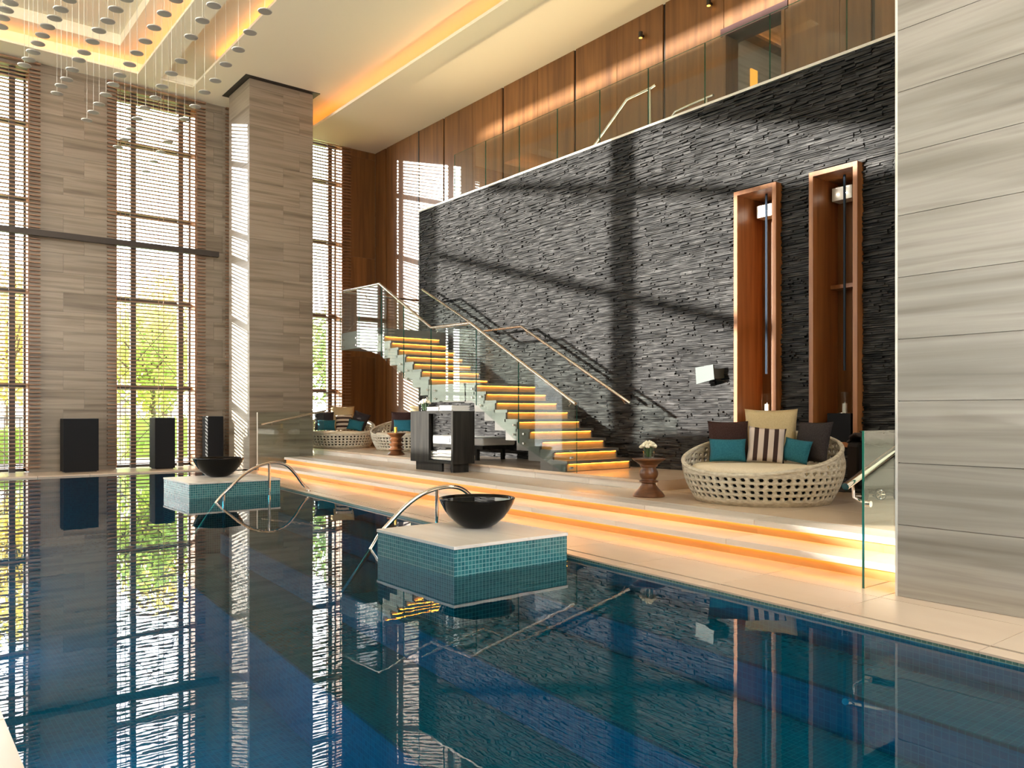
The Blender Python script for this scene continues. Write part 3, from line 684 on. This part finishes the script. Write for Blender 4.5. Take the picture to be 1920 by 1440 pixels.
def grab(path, posts, label):
    t = thing('pool_grab_rail', label, 'handrail', path[-1])
    o = Vector(path[-1])
    # smooth the path
    P = [Vector(p)-o for p in path]; Q = []
    for i in range(len(P)-1):
        p0, p1, p2, p3 = P[max(i-1, 0)], P[i], P[i+1], P[min(i+2, len(P)-1)]
        for k in range(5):
            u = k/5; Q.append(.5*((2*p1)+(p2-p0)*u+(2*p0-5*p1+4*p2-p3)*u*u+(3*p1-p0-3*p2+p3)*u**3))
    Q.append(P[-1])
    MB().tube(Q, .021, 12).build('rail', chrome, t, True)
    for p, zt in posts: MB().tube([Vector((p[0], p[1], -1.2))-o, Vector((p[0], p[1], zt))-o], .019, 10).build('post', chrome, t, True)
    MB().lathe([(.045, -.04), (.045, -.028), (.02, -.02)], 14).build('flange', chrome, t, True)
    return t
grab([(3.3, 11.1, -.5), (3.67, 11.2, -.03), (3.87, 11.25, .15), (4.07, 11.31, .31), (4.29, 11.36, .42), (4.51, 11.42, .47), (4.69, 11.46, .46), (4.83, 11.5, .40), (4.97, 11.54, .27), (5.09, 11.57, .12), (5.2, 11.6, 0.03)],
     [((4.51, 11.42), .46), ((3.78, 11.23), .07)], 'arched steel grab rail in the pool in front of the farther plinth')
grab([(3.25, 6.53, -.4), (3.53, 6.51, -.03), (3.61, 6.5, .09), (3.71, 6.49, .19), (3.87, 6.48, .33), (4.03, 6.46, .43), (4.2, 6.45, .48), (4.35, 6.43, .49), (4.49, 6.42, .45), (4.62, 6.41, .33), (4.73, 6.40, .15), (4.80, 6.40, .03)],
     [((4.2, 6.45), .47)], 'arched steel grab rail in the pool behind the nearer plinth')
for yy, lab in ((2.6, 'round underwater lamp in the near pool wall, first along the edge'), (5.6, 'round underwater lamp in the near pool wall, second along the edge'), (9.0, 'round underwater lamp in the near pool wall, third along the edge'), (12.6, 'round underwater lamp in the near pool wall, fourth along the edge'), (15.8, 'round underwater lamp in the near pool wall, last along the edge')):
    t = thing('pool_lamp', lab, 'lamp', (.395, yy, -.50))
    MB().tube([(0, 0, 0), (.02, 0, 0)], .10, 18).build('housing', steel, t, True)
    MB().tube([(.02, 0, 0), (.026, 0, 0)], .08, 18).build('lens', emission('pool lamp lens', (.2, .6, 1), 6), t, True)
    al = bpy.data.lights.new('pool_lamp_light', 'AREA'); al.shape = 'DISK'; al.size = .16; al.energy = 11; al.color = (.02, .52, .72); al.spread = math.radians(165)
    ao = bpy.data.objects.new('pool_lamp_light', al); COL.objects.link(ao); ao.parent = t; ao.location = (.035, 0, 0); ao.rotation_euler = (0, -PI/2, 0)

# black boxes by the windows
def plinth_box(x0, x1, y, d, h, label):
    t = thing('speaker_box', label, 'box', ((x0+x1)/2, y, 0)); a = (x1-x0)/2
    MB().box(-a, a, 0, d, .02, h).build('body', black_m, t, bevel=.006)
    MB().box(-a+.03, a-.03, .03, d-.03, 0, .02).build('base', dark_metal, t)
    MB().box(-a+.01, a-.01, .01, d-.01, h, h+.006).build('top', M('grey top', (.12, .115, .11), .5), t)
plinth_box(2.93, 3.57, 18.18, .40, 1.09, 'tall black box standing against the left stone pier')
plinth_box(4.64, 5.05, 18.10, .45, 1.10, 'tall black box standing in front of the middle slatted window')
plinth_box(5.78, 6.13, 18.22, .38, 1.13, 'narrow tall black box standing left of the column')

# ------------------------------------------------------------------ daybeds
def make_daybed():
    t = thing('wicker_daybed', '', 'daybed', (0, 0, 0), group='round wicker daybeds')
    NA, CH = 58, .062
    def hgt(a): return .32+.40*(1-math.cos(a))/2      # a = 0 is the low front (-y)
    def rad(z, h):
        u = z/.5
        return .69+.145*math.sin(min(1.0, u)*PI*.62)-(.0 if z < .45 else (z-.45)*.10)
    def pt(k, z):
        a = 2*PI*k/NA; h = hgt(a); z = min(z, h); r = rad(z, h)
        return (r*math.sin(a), -r*math.cos(a), z)
    m_ = MB()
    for k in range(NA):
        for j in range(12):
            z0, z1 = j*CH, (j+1)*CH
            ha, hb = hgt(2*PI*k/NA), hgt(2*PI*(k+1)/NA)
            if z0 >= max(ha, hb)-.004: continue
            c = [pt(k, z0), pt(k+1, z0), pt(k+1, z1), pt(k, z1)]
            full = z1 < min(ha, hb)-.005 and j > 0
            if full:
                kc, zc = k+.5, (z0+z1)/2
                hole = [pt(kc+.30*math.cos(q*PI/3), zc+.36*CH*math.sin(q*PI/3)) for q in range(6)]
                m_.add(c+hole, [(0, 1, 9-0, 8), (1, 4, 9), (1, 2, 5, 4), (2, 6, 5), (2, 3, 7, 6), (3, 0, 8, 7)] if False else [(0, 1, 9, 8), (1, 4, 9), (1, 2, 5, 4), (2, 6, 5), (2, 3, 7, 6), (3, 8, 7), (3, 0, 8)])
            else: m_.add(c, [(0, 1, 2, 3)])
    b = m_.build('basket', wicker, t)
    b.data.polygons.foreach_set('use_smooth', [True]*len(b.data.polygons))
    w = b.modifiers.new('weld', 'WELD'); w.merge_threshold = .0005
    s_ = b.modifiers.new('solid', 'SOLIDIFY'); s_.thickness = .022; s_.offset = 0
    rim = [(rad(hgt(2*PI*k/NA), 0)*math.sin(2*PI*k/NA), -rad(hgt(2*PI*k/NA), 0)*math.cos(2*PI*k/NA), hgt(2*PI*k/NA)) for k in range(NA+1)]
    MB().tube(rim, .022, 8, cap=False).build('rim', wicker, t, True)
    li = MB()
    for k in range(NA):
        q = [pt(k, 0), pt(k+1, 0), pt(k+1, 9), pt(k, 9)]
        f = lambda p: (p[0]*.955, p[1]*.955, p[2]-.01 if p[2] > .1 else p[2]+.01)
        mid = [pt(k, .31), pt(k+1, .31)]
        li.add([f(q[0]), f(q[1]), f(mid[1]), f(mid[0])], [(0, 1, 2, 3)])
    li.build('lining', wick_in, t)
    MB().lathe([(.60, .26), (.715, .265), (.74, .29), (.745, .34), (.735, .365), (.70, .385), (.4, .395), (.01, .397)], 48).build('cushion', cream_f, t, 'all')
    MB().lathe([(.66, .0), (.68, .02)], 40).build('foot_ring', wick_in, t)
    return t
def pillow(w, h, t, mat, name, label, loc, yaw, lean, roll=0, group=None):
    n = 12; m_ = MB()
    def side(sg):
        for j in range(n+1):
            for i in range(n+1):
                u, v = 2*i/n-1, 2*j/n-1
                k = max(0, (1-u*u)*(1-v*v))**.42
                x = w/2*u*(1-.07*(1-v*v)); z = h/2*v*(1-.07*(1-u*u))
                yield (x, sg*t/2*k, z)
    for sg in (-1, 1):
        fs = []
        for j in range(n):
            for i in range(n):
                a = j*(n+1)+i; q = (a, a+1, a+n+2, a+n+1); fs.append(q if sg < 0 else q[::-1])
        m_.add(list(side(sg)), fs)
    o = m_.build(name, mat, None, 'all')
    w_ = o.modifiers.new('weld', 'WELD'); w_.merge_threshold = .0003
    o.matrix_world = Matrix.Translation(loc) @ Matrix.Rotation(yaw, 4, 'Z') @ Matrix.Rotation(-lean, 4, 'X') @ Matrix.Rotation(roll, 4, 'Y')
    o.location = loc
    return tag(o, label, 'pillow', group)

D1 = (7.52, 5.12, .256); YAW1 = math.radians(-55.7)
db = make_daybed(); db.location = D1; db.rotation_euler = (0, 0, YAW1+math.radians(-22))
db['label'] = 'round bleached wicker daybed beside the tall wooden niches, nearest of the three'
D2 = (8.72, 17.65, .38)
copy_tree(db, D2, math.radians(-24), 'round wicker daybed by the far window, half hidden by the column')
D3 = (9.35, 15.52, .38)
copy_tree(db, D3, math.radians(-62), 'round wicker daybed below the stair landing beside the towel cabinet')
def on_bed(D, yaw, right, back, up): 
    c, s_ = math.cos(yaw), math.sin(yaw)
    return (D[0]+c*right-s_*back, D[1]+s_*right+c*back, D[2]+.397+up)
P1 = 'pillows on the nearest daybed'
pillow(.46, .46, .16, brown_f, 'throw_pillow', 'dark brown square pillow at the left back of the nearest daybed', on_bed(D1, YAW1, -.36, .36, .235), YAW1+.22, .22, group=P1)
pillow(.58, .60, .18, sand_f, 'throw_pillow', 'large sand coloured square pillow at the centre back of the nearest daybed', on_bed(D1, YAW1, .10, .46, .305), YAW1-.05, .22, group=P1)
pillow(.46, .46, .16, grey_f, 'throw_pillow', 'charcoal square pillow at the right back of the nearest daybed', on_bed(D1, YAW1, .53, .21, .235), YAW1-.75, .25, group=P1)
pillow(.40, .40, .14, stripe_v, 'throw_pillow', 'brown and cream striped pillow with upright stripes on the nearest daybed', on_bed(D1, YAW1, .05, .17, .20), YAW1+.03, .30, .08, group=P1)
pillow(.40, .26, .13, teal_f, 'throw_pillow', 'teal rectangular pillow left of the striped one on the nearest daybed', on_bed(D1, YAW1, -.36, .12, .135), YAW1+.1, .20, group=P1)
pillow(.36, .26, .13, teal_f, 'throw_pillow', 'teal pillow right of the striped one on the nearest daybed', on_bed(D1, YAW1, .36, .12, .14), YAW1-.7, .25, .12, group=P1)
Y2 = math.radians(-24); P2 = 'pillows on the far window daybed'
pillow(.48, .46, .16, grey_f, 'throw_pillow', 'black square pillow at the left back of the far window daybed', on_bed(D2, Y2, -.36, .30, .235), Y2+.15, .2, group=P2)
pillow(.58, .60, .18, sand_f, 'throw_pillow', 'large sand coloured pillow at the centre back of the far window daybed', on_bed(D2, Y2, .08, .42, .305), Y2, .2, group=P2)
pillow(.46, .46, .16, grey_f, 'throw_pillow', 'black square pillow at the right back of the far window daybed', on_bed(D2, Y2, .47, .16, .235), Y2-.5, .35, .3, group=P2)
pillow(.40, .40, .14, stripe_h, 'throw_pillow', 'brown and cream pillow with level stripes on the far window daybed', on_bed(D2, Y2, .10, .10, .20), Y2, .3, group=P2)
pillow(.42, .26, .13, teal_f, 'throw_pillow', 'teal pillow left of the striped one on the far window daybed', on_bed(D2, Y2, -.32, .05, .135), Y2, .2, group=P2)
pillow(.40, .26, .13, teal_f, 'throw_pillow', 'teal pillow right of the striped one on the far window daybed', on_bed(D2, Y2, .36, -.02, .135), Y2-.3, .3, .2, group=P2)
Y3 = math.radians(-42); P3 = 'pillows on the daybed below the landing'
pillow(.50, .46, .16, brown_f, 'throw_pillow', 'dark brown pillow on the daybed below the stair landing', on_bed(D3, Y3, -.22, .30, .235), Y3, .2, group=P3)
pillow(.58, .60, .18, sand_f, 'throw_pillow', 'large sand coloured pillow on the daybed below the stair landing', on_bed(D3, Y3, .22, .44, .305), Y3, .15, group=P3)
pillow(.44, .28, .13, teal_f, 'throw_pillow', 'teal pillow on the daybed below the stair landing', on_bed(D3, Y3, -.14, .05, .145), Y3, .2, group=P3)

# ------------------------------------------------------------------ turned side tables
PA = [(.175, 0), (.182, .012), (.165, .04), (.12, .085), (.085, .13), (.078, .15), (.085, .158), (.108, .166), (.108, .182), (.085, .192), (.082, .20), (.098, .225), (.108, .255), (.104, .285), (.086, .315), (.080, .33), (.098, .345), (.10, .36), (.135, .385), (.185, .42), (.187, .432), (.02, .436)]
PB = [(.165, 0), (.17, .015), (.14, .05), (.10, .075), (.15, .10), (.155, .115), (.105, .145), (.095, .16), (.145, .195), (.15, .21), (.10, .24), (.095, .255), (.135, .285), (.14, .30), (.105, .33), (.11, .35), (.18, .415), (.185, .432), (.02, .436)]
def stool(loc, prof, label):
    t = thing('side_table', label, 'side table', loc, group=None)
    k = len(prof)-3
    MB().lathe(prof[:k+1], 36).build('turned_stem', walnut, t, True)
    MB().lathe(prof[k-1:], 36).build('table_top', walnut, t, True)
    return t
stool((6.86, 6.15, .256), PA, 'turned walnut side table with roses beside the plinth, nearest of the three')
stool((8.03, 13.80, .38), PB, 'turned walnut side table with a juice glass in front of the wicker daybed')
stool((9.78, 17.95, .38), PA, 'turned walnut side table between the two far daybeds')
def vase(loc, s_, label):
    t = thing('flower_vase', label, 'vase', loc)
    MB().lathe([(.062*s_, 0), (.062*s_, .12*s_)], 24, cap=False).build('glass_wall', clear_glass, t, True)
    MB().lathe([(.001, 0), (.062*s_, 0), (.062*s_, .012*s_), (.001, .012*s_)], 24, cap=False).build('glass_base', clear_glass, t, True)
    MB().lathe([(.058*s_, .013*s_), (.058*s_, .07*s_), (.001, .07*s_)], 20, cap=False).build('water', clear_glass, t, True)
    rnd = random.Random(3)
    for k in range(15):
        a = k*2.4; r = .082*s_*math.sqrt((k+.3)/15); z = (.172-.05*(r/(.08*s_))**2)*s_
        MB().tube([(r*.35*math.cos(a), r*.35*math.sin(a), .014*s_), (r*.8*math.cos(a), r*.8*math.sin(a), z)], .003*s_, 5).build('stem', leaf_m, t)
        q = MB()
        for (rr, zz, n_) in ((.030, 0, 5), (.022, .010, 5), (.012, .016, 4)):
            for i in range(n_):
                b = i*2*PI/n_+rnd.random(); c = (r*math.cos(a)+rr*.45*s_*math.cos(b), r*math.sin(a)+rr*.45*s_*math.sin(b), z+zz*s_)
                q.lathe([(.004*s_, -.014*s_), (rr*.55*s_, -.004*s_), (rr*.6*s_, .006*s_), (rr*.25*s_, .014*s_)], 6, c)
        q.build('rose', petal_m, t, 'all')
    return t
vase((6.86, 6.15, .256+.4365), 1.0, 'glass vase of ivory roses on the nearest walnut side table')
jg = thing('juice_glass', 'tumbler of orange juice on the walnut table by the far daybed', 'glass', (8.0, 13.77, .8165))
MB().lathe([(.03, 0), (.036, .15)], 18, cap=False).build('tumbler', clear_glass, jg, True)
MB().lathe([(.027, .004), (.032, .11), (.001, .111)], 16).build('juice', M('orange juice', (.85, .45, .03), .3), jg, True)
sg = thing('water_glass', 'small clear glass beside the orange juice', 'glass', (8.06, 13.86, .8165))
MB().lathe([(.024, 0), (.03, .12)], 16, cap=False).build('tumbler', clear_glass, sg, True)
MB().lathe([(.001, 0), (.024, 0), (.024, .008), (.001, .008)], 16).build('glass_base', clear_glass, sg, True)
cd = thing('candle_cup', 'small amber cup on the side table between the far daybeds', 'cup', (9.78, 17.95, .8165))
MB().lathe([(.03, 0), (.04, .05), (.035, .10), (.025, .12)], 16).build('cup', M('amber cup', (.55, .30, .10), .3), cd, True)

# ------------------------------------------------------------------ towel cabinet, bench
tc_ = thing('towel_cabinet', 'open black oak towel cabinet standing in front of the stair plinth', 'cabinet', (7.08, 10.42, .256))
# local: x 0..~.5 depth, y 0..1.35 long
CL, CD, CH_ = 1.27, .42, .98
MB().box(0, CD, 0, .05, .14, CH_-.04).build('side_panel', blackwood, tc_)
MB().box(0, CD, CL-.05, CL, .14, CH_-.04).build('side_panel', blackwood, tc_)
MB().box(0, CD, 0, CL, CH_-.04, CH_).build('top', blackwood, tc_)
MB().box(0, CD, .05, CL-.05, .14, .18).build('bottom_shelf', blackwood, tc_)
MB().box(0, .04, .70, CL-.05, .18, CH_-.04).build('front_panel', blackwood, tc_)
MB().box(.06, CD-.06, .08, .14, 0, .14).box(.06, CD-.06, CL-.14, CL-.08, 0, .14).box(.06, .10, .40, CL-.14, 0, .14).build('base', blackwood, tc_)
def towel(loc, sx, sy, sz, label, rz=0):
    t = thing('folded_towel', label, 'towel', loc, rz, group='folded white towels on the cabinet')
    n = 3
    for k in range(n):
        m_ = MB(); h = sz/n
        pts = [(sx/2*math.copysign(abs(math.cos(q*2*PI/24))**.35, math.cos(q*2*PI/24)), h/2+h*.48*math.copysign(abs(math.sin(q*2*PI/24))**.6, math.sin(q*2*PI/24))) for q in range(24)]
        m_.plate(pts, 1, -sy/2, sy/2)
        o = m_.build('fold', towel_m, t, True); o.location = (0.005*(k % 2), 0, k*h)
    return t
towel((7.29, 10.68, .256+.9805), .36, .34, .09, 'folded white towel on top of the towel cabinet, right of the flowers')
towel((7.29, 11.06, .256+.9805), .36, .34, .07, 'folded white towel on top of the towel cabinet, beside the vase')
towel((7.29, 10.72, .256+.1805), .36, .40, .17, 'thick folded white towel on the cabinet bottom shelf, nearer end')
towel((7.315, 11.14, .256+.1805), .33, .36, .14, 'folded white towel on the cabinet bottom shelf, far end')
vase((7.22, 11.46, .256+.9805), 1.05, 'glass vase of cream roses on the towel cabinet')
bn = thing('daybed_bench', 'low bench with a white mattress behind the towel cabinet under the stairs', 'bench', (8.10, 11.0, .38))
MB().box(0, .72, .02, 2.0, .26, .40).build('mattress', white_m, bn, bevel=.03)
MB().box(0, .72, .02, 2.0, .20, .258).build('frame', blackwood, bn)
for xx in (.05, .61):
    for yy in (.25, 1.80): MB().box(xx, xx+.06, yy, yy+.06, 0, .20).build('leg', blackwood, bn)
for yy in (.45, 1.0): MB().box(-.006, 0, yy, yy+.015, .29, .37).build('handle', black_m, bn)

# luggage trolley behind the nearest daybed
lg = thing('luggage_trolley', 'black wheeled trolley bag with clothes draped over it behind the daybed', 'trolley', (8.62, 4.34, .256), math.radians(-40))
cl = MB()
for i in range(9):
    pass
MB().box(-.26, .20, .0, .36, .10, .62).build('bag_body', black_m, lg, bevel=.05)
MB().box(-.20, .16, -.05, .0, .14, .36).build('front_pocket', black_m, lg, bevel=.02)
dr = MB(); n = 14
for j in range(n+1):
    for i in range(9):
        u = j/n*PI; xx = -.22+.44*i/8
        dr.v.append((xx+.015*math.sin(j*1.7), .18-.24*math.cos(u)*(1+.08*math.sin(i*2.1)), .60+.12*math.sin(u)+.012*math.sin(i*1.9+j)))
dr.f = [(j*9+i, j*9+i+1, (j+1)*9+i+1, (j+1)*9+i) for j in range(n) for i in range(8)]; dr.mi = [0]*len(dr.f)
dd = dr.build('draped_cloth', grey_f, lg, 'all'); so = dd.modifiers.new('solid', 'SOLIDIFY'); so.thickness = .03
MB().tube([(-.16, .2, .60), (-.16, .2, .74), (.10, .2, .74), (.10, .2, .60)], .012, 8).build('pull_handle', dark_metal, lg, True)
for xx in (-.2, .15):
    w_ = MB().tube([(xx-.02, -.02, .06), (xx+.02, -.02, .06)], .06, 22).build('wheel', black_m, lg, True)
for xx in (.15,):
    pass
w2 = MB().tube([(-.05, -.075, .062), (-.05, -.035, .062)], .062, 24).build('wheel', black_m, lg, True)
sp_ = MB()
for k in range(5):
    a = k*2*PI/5; sp_.tube([(-.05, -.078, .062), (-.05+.042*math.cos(a), -.078, .062+.042*math.sin(a))], .007, 6)
sp_.tube([(-.05+.045*math.cos(q*PI/12), -.078, .062+.045*math.sin(q*PI/12)) for q in range(25)], .006, 6, cap=False)
sp_.build('spoked_hub', chrome, w2, True)
MB().box(-.3, -.02, -.03, .0, .03, .05).build('axle', steel, lg)

# ------------------------------------------------------------------ pendant discs
ROWS = [[(3.33, 8.56), (3.38, 9.14), (3.43, 9.66), (3.45, 10.17), (3.51, 10.75), (3.52, 11.23), (3.58, 11.84), (3.61, 12.45), (3.65, 13.03), (3.70, 13.64), (3.75, 14.26), (3.79, 14.88), (3.84, 15.58)],
        [(2.83, 8.3), (2.85, 8.78), (2.86, 9.2), (2.88, 9.68), (2.98, 10.42), (2.99, 10.88), (3.01, 11.39), (3.05, 11.86), (3.03, 12.33), (3.05, 12.87), (3.08, 13.4), (3.12, 13.97), (3.12, 14.43)],
        [(2.49, 8.91), (2.48, 9.3), (2.48, 9.71), (2.49, 10.13), (2.49, 10.53), (2.5, 10.93), (2.48, 11.35), (2.48, 11.73), (2.48, 12.17), (2.48, 12.6), (2.48, 12.99), (2.47, 13.4)],
        [(2.07, 9.22), (2.04, 9.53), (2.03, 9.87), (2.0, 10.18), (2.0, 10.53), (1.98, 10.91), (1.97, 11.18), (1.96, 11.55), (1.96, 11.93), (1.94, 12.21), (1.94, 12.54)],
        [(1.6, 9.62), (1.57, 9.9), (1.55, 10.17), (1.52, 10.44), (1.51, 10.72), (1.5, 10.99), (1.49, 11.28), (1.48, 11.56), (1.46, 11.78)],
        [(1.12, 10.08), (1.1, 10.29), (1.09, 10.52), (1.1, 10.77)]]
pd0 = None
for row in ROWS:
    for (xx, yy) in row:
        if pd0 is None:
            pd0 = thing('pendant_disc', 'small pale round disc hanging on a thin cord from the coffered ceiling', 'pendant', (xx, yy, 5.6), group='rows of pendant discs')
            MB().lathe([(.05, .0), (.074, .004), (.078, .010), (.074, .016), (.012, .020), (.008, .03)], 24).build('disc', disc_m, pd0, True)
            MB().tube([(0, 0, .02), (0, 0, 3.30)], .0016, 4).build('cord', cord_m, pd0)
        else: copy_tree(pd0, (xx, yy, 5.6))

# ------------------------------------------------------------------ outside
lawn = MB().box(-60, 60, 19.6, 120, -.4, -.15).build('ground', noisy('lawn', [(.3, (.24, .34, .08)), (.7, (.44, .48, .16))], (1, 1, 1), rough=.9, detail=5))
tag(lawn, 'sunlit lawn outside the windows', 'lawn', kind='structure')
def tree(x, y, h, r, cols, label, seed):
    rnd = random.Random(seed)
    t = thing('tree', label, 'tree', (x, y, -.15), group=None)
    MB().lathe([(.16, 0), (.12, h*.3), (.07, h*.6), (.02, h*.85)], 8).build('trunk', M('bark', (.08, .06, .045), .9), t, True)
    br = MB()
    for k in range(7):
        a = rnd.random()*6.28; z = h*rnd.uniform(.35, .6); br.tube([(0, 0, z), (r*.7*math.cos(a), r*.7*math.sin(a), z+h*.22)], .03, 5)
    br.build('branches', M('bark', (.08, .06, .045), .9), t)
    m_ = MB()
    for k in range(2600):
        a, b = rnd.random()*6.283, math.acos(rnd.uniform(-1, 1)); q = rnd.random()**.4
        cl_ = .8+.35*math.sin(3*a+seed)*math.sin(2*b)
        c = Vector((r*q*cl_*math.sin(b)*math.cos(a), r*q*cl_*math.sin(b)*math.sin(a), h*.62+h*.38*q*math.cos(b)))
        u = Vector((rnd.gauss(0, 1), rnd.gauss(0, 1), rnd.gauss(0, 1))).normalized(); w = u.orthogonal().normalized(); s_ = rnd.uniform(.09, .17)
        m_.add([c-u*s_, c+w*s_*.55, c+u*s_, c-w*s_*.55], [(0, 1, 2, 3)])
    lm = noisy('leaves '+label[:8], [(.3, cols[0]), (.7, cols[1])], (1.3, 1.3, 1.3), rough=.6, detail=2)
    m_.build('crown', leafy(lm), t, kind='stuff')
G_ = ((.28, .40, .08), (.50, .58, .14)); YL = ((.60, .50, .12), (.78, .64, .20)); DG = ((.16, .26, .08), (.34, .42, .14))
tree(3.4, 31, 6.5, 2.2, YL, 'yellow autumn tree seen through the left window', 1)
tree(7.6, 30, 5.2, 2.0, G_, 'green tree seen through the middle window', 2)
tree(9.6, 36, 7.5, 2.4, YL, 'golden autumn tree behind the green one', 3)
tree(15.2, 31, 6.0, 2.2, DG, 'dark green tree seen through the window right of the column', 4)
tree(5.6, 40, 6.5, 2.4, DG, 'bushy green tree far beyond the lawn', 5)
tree(18.6, 36, 7.0, 2.4, YL, 'golden tree beyond the far daybeds', 6)
for k, (xa, xb, yy, hh, lab) in enumerate(((1.5, 5.5, 25.5, 1.0, 'clipped hedge outside the left window'), (5.8, 11, 26.5, 1.3, 'clipped hedge outside the middle window'), (11.5, 17, 25.5, 1.1, 'clipped hedge outside the window by the wood wall'))):
    rnd = random.Random(k+20); t = thing('hedge', lab, 'hedge', ((xa+xb)/2, yy, -.15))
    m_ = MB(); m_.box(-(xb-xa)/2+.1, (xb-xa)/2-.1, -.3, .3, 0, hh-.1)
    for q in range(1800):
        c = Vector((rnd.uniform(-(xb-xa)/2, (xb-xa)/2), rnd.uniform(-.42, .42), rnd.uniform(.02, hh)))
        u = Vector((rnd.gauss(0, 1), rnd.gauss(0, 1), rnd.gauss(0, 1))).normalized(); w = u.orthogonal().normalized(); s_ = rnd.uniform(.05, .1)
        m_.add([c-u*s_, c+w*s_*.55, c+u*s_, c-w*s_*.55], [(0, 1, 2, 3)])
    m_.build('foliage', leafy(noisy('hedge leaves %d' % k, [(.3, (.24, .38, .08)), (.7, (.50, .58, .14))], (2, 2, 2), rough=.6)), t, kind='stuff')
def block(x0, x1, y0, y1, h, label, colr):
    t = thing('building', label, 'building', ((x0+x1)/2, (y0+y1)/2, -.15)); a, b = (x1-x0)/2, (y1-y0)/2
    MB().box(-a, a, -b, b, 0, h).build('facade', M('facade '+label[:6], colr, .8), t)
    MB().box(-a-.2, a+.2, -b-.2, b+.2, h, h+.35).build('roof', M('roof', (.3, .3, .3), .8), t)
    nx = max(2, int(2*a/3)); nz = max(1, int(h/3.2))
    for i in range(nx):
        for j in range(nz):
            f = MB().box(-a+(i+.3)*2*a/nx, -a+(i+.75)*2*a/nx, -b-.05, -b+.02, j*3.2+.9, j*3.2+2.5).build('window', frame_m, t)
            MB().box(-a+(i+.33)*2*a/nx, -a+(i+.72)*2*a/nx, -b-.07, -b-.05, j*3.2+1.0, j*3.2+2.4).build('pane', pane_m, f)
block(-40, -15.5, 26.5, 27.9, 22, 'tall pale office block left of the lawn', (.5, .48, .45))  # out of view, placed only to block the sun
block(-13.9, -5.25, 28, 29.2, 22, 'slim pale tower beside the office block', (.5, .48, .45))  # out of view, its edge shapes the sun reaching the steps
block(-18.5, -14.0, 29.75, 30.5, 7.88, 'low link building between the two towers', (.5, .48, .45))  # out of view, height set to stop the sun above deck level
block(8, 20, 70, 80, 9, 'low pale house far beyond the trees', (.62, .6, .58))
fn = thing('garden_railing', 'thin dark metal railing outside the left window', 'railing', (2.4, 22, -.15))
MB().box(-2.4, 2.2, -.02, .02, 1.22, 1.26).build('top_rail', frame_m, fn); MB().box(-2.4, 2.2, -.02, .02, .1, .14).build('bottom_rail', frame_m, fn)
b0 = None
for k in range(30):
    if b0 is None: b0 = MB().box(-.01, .01, -.01, .01, 0, 1.24).build('bar', frame_m, fn); b0.location = (-2.4, 0, 0)
    else: copy_obj(b0, fn, (-2.4+k*.155, 0, 0))
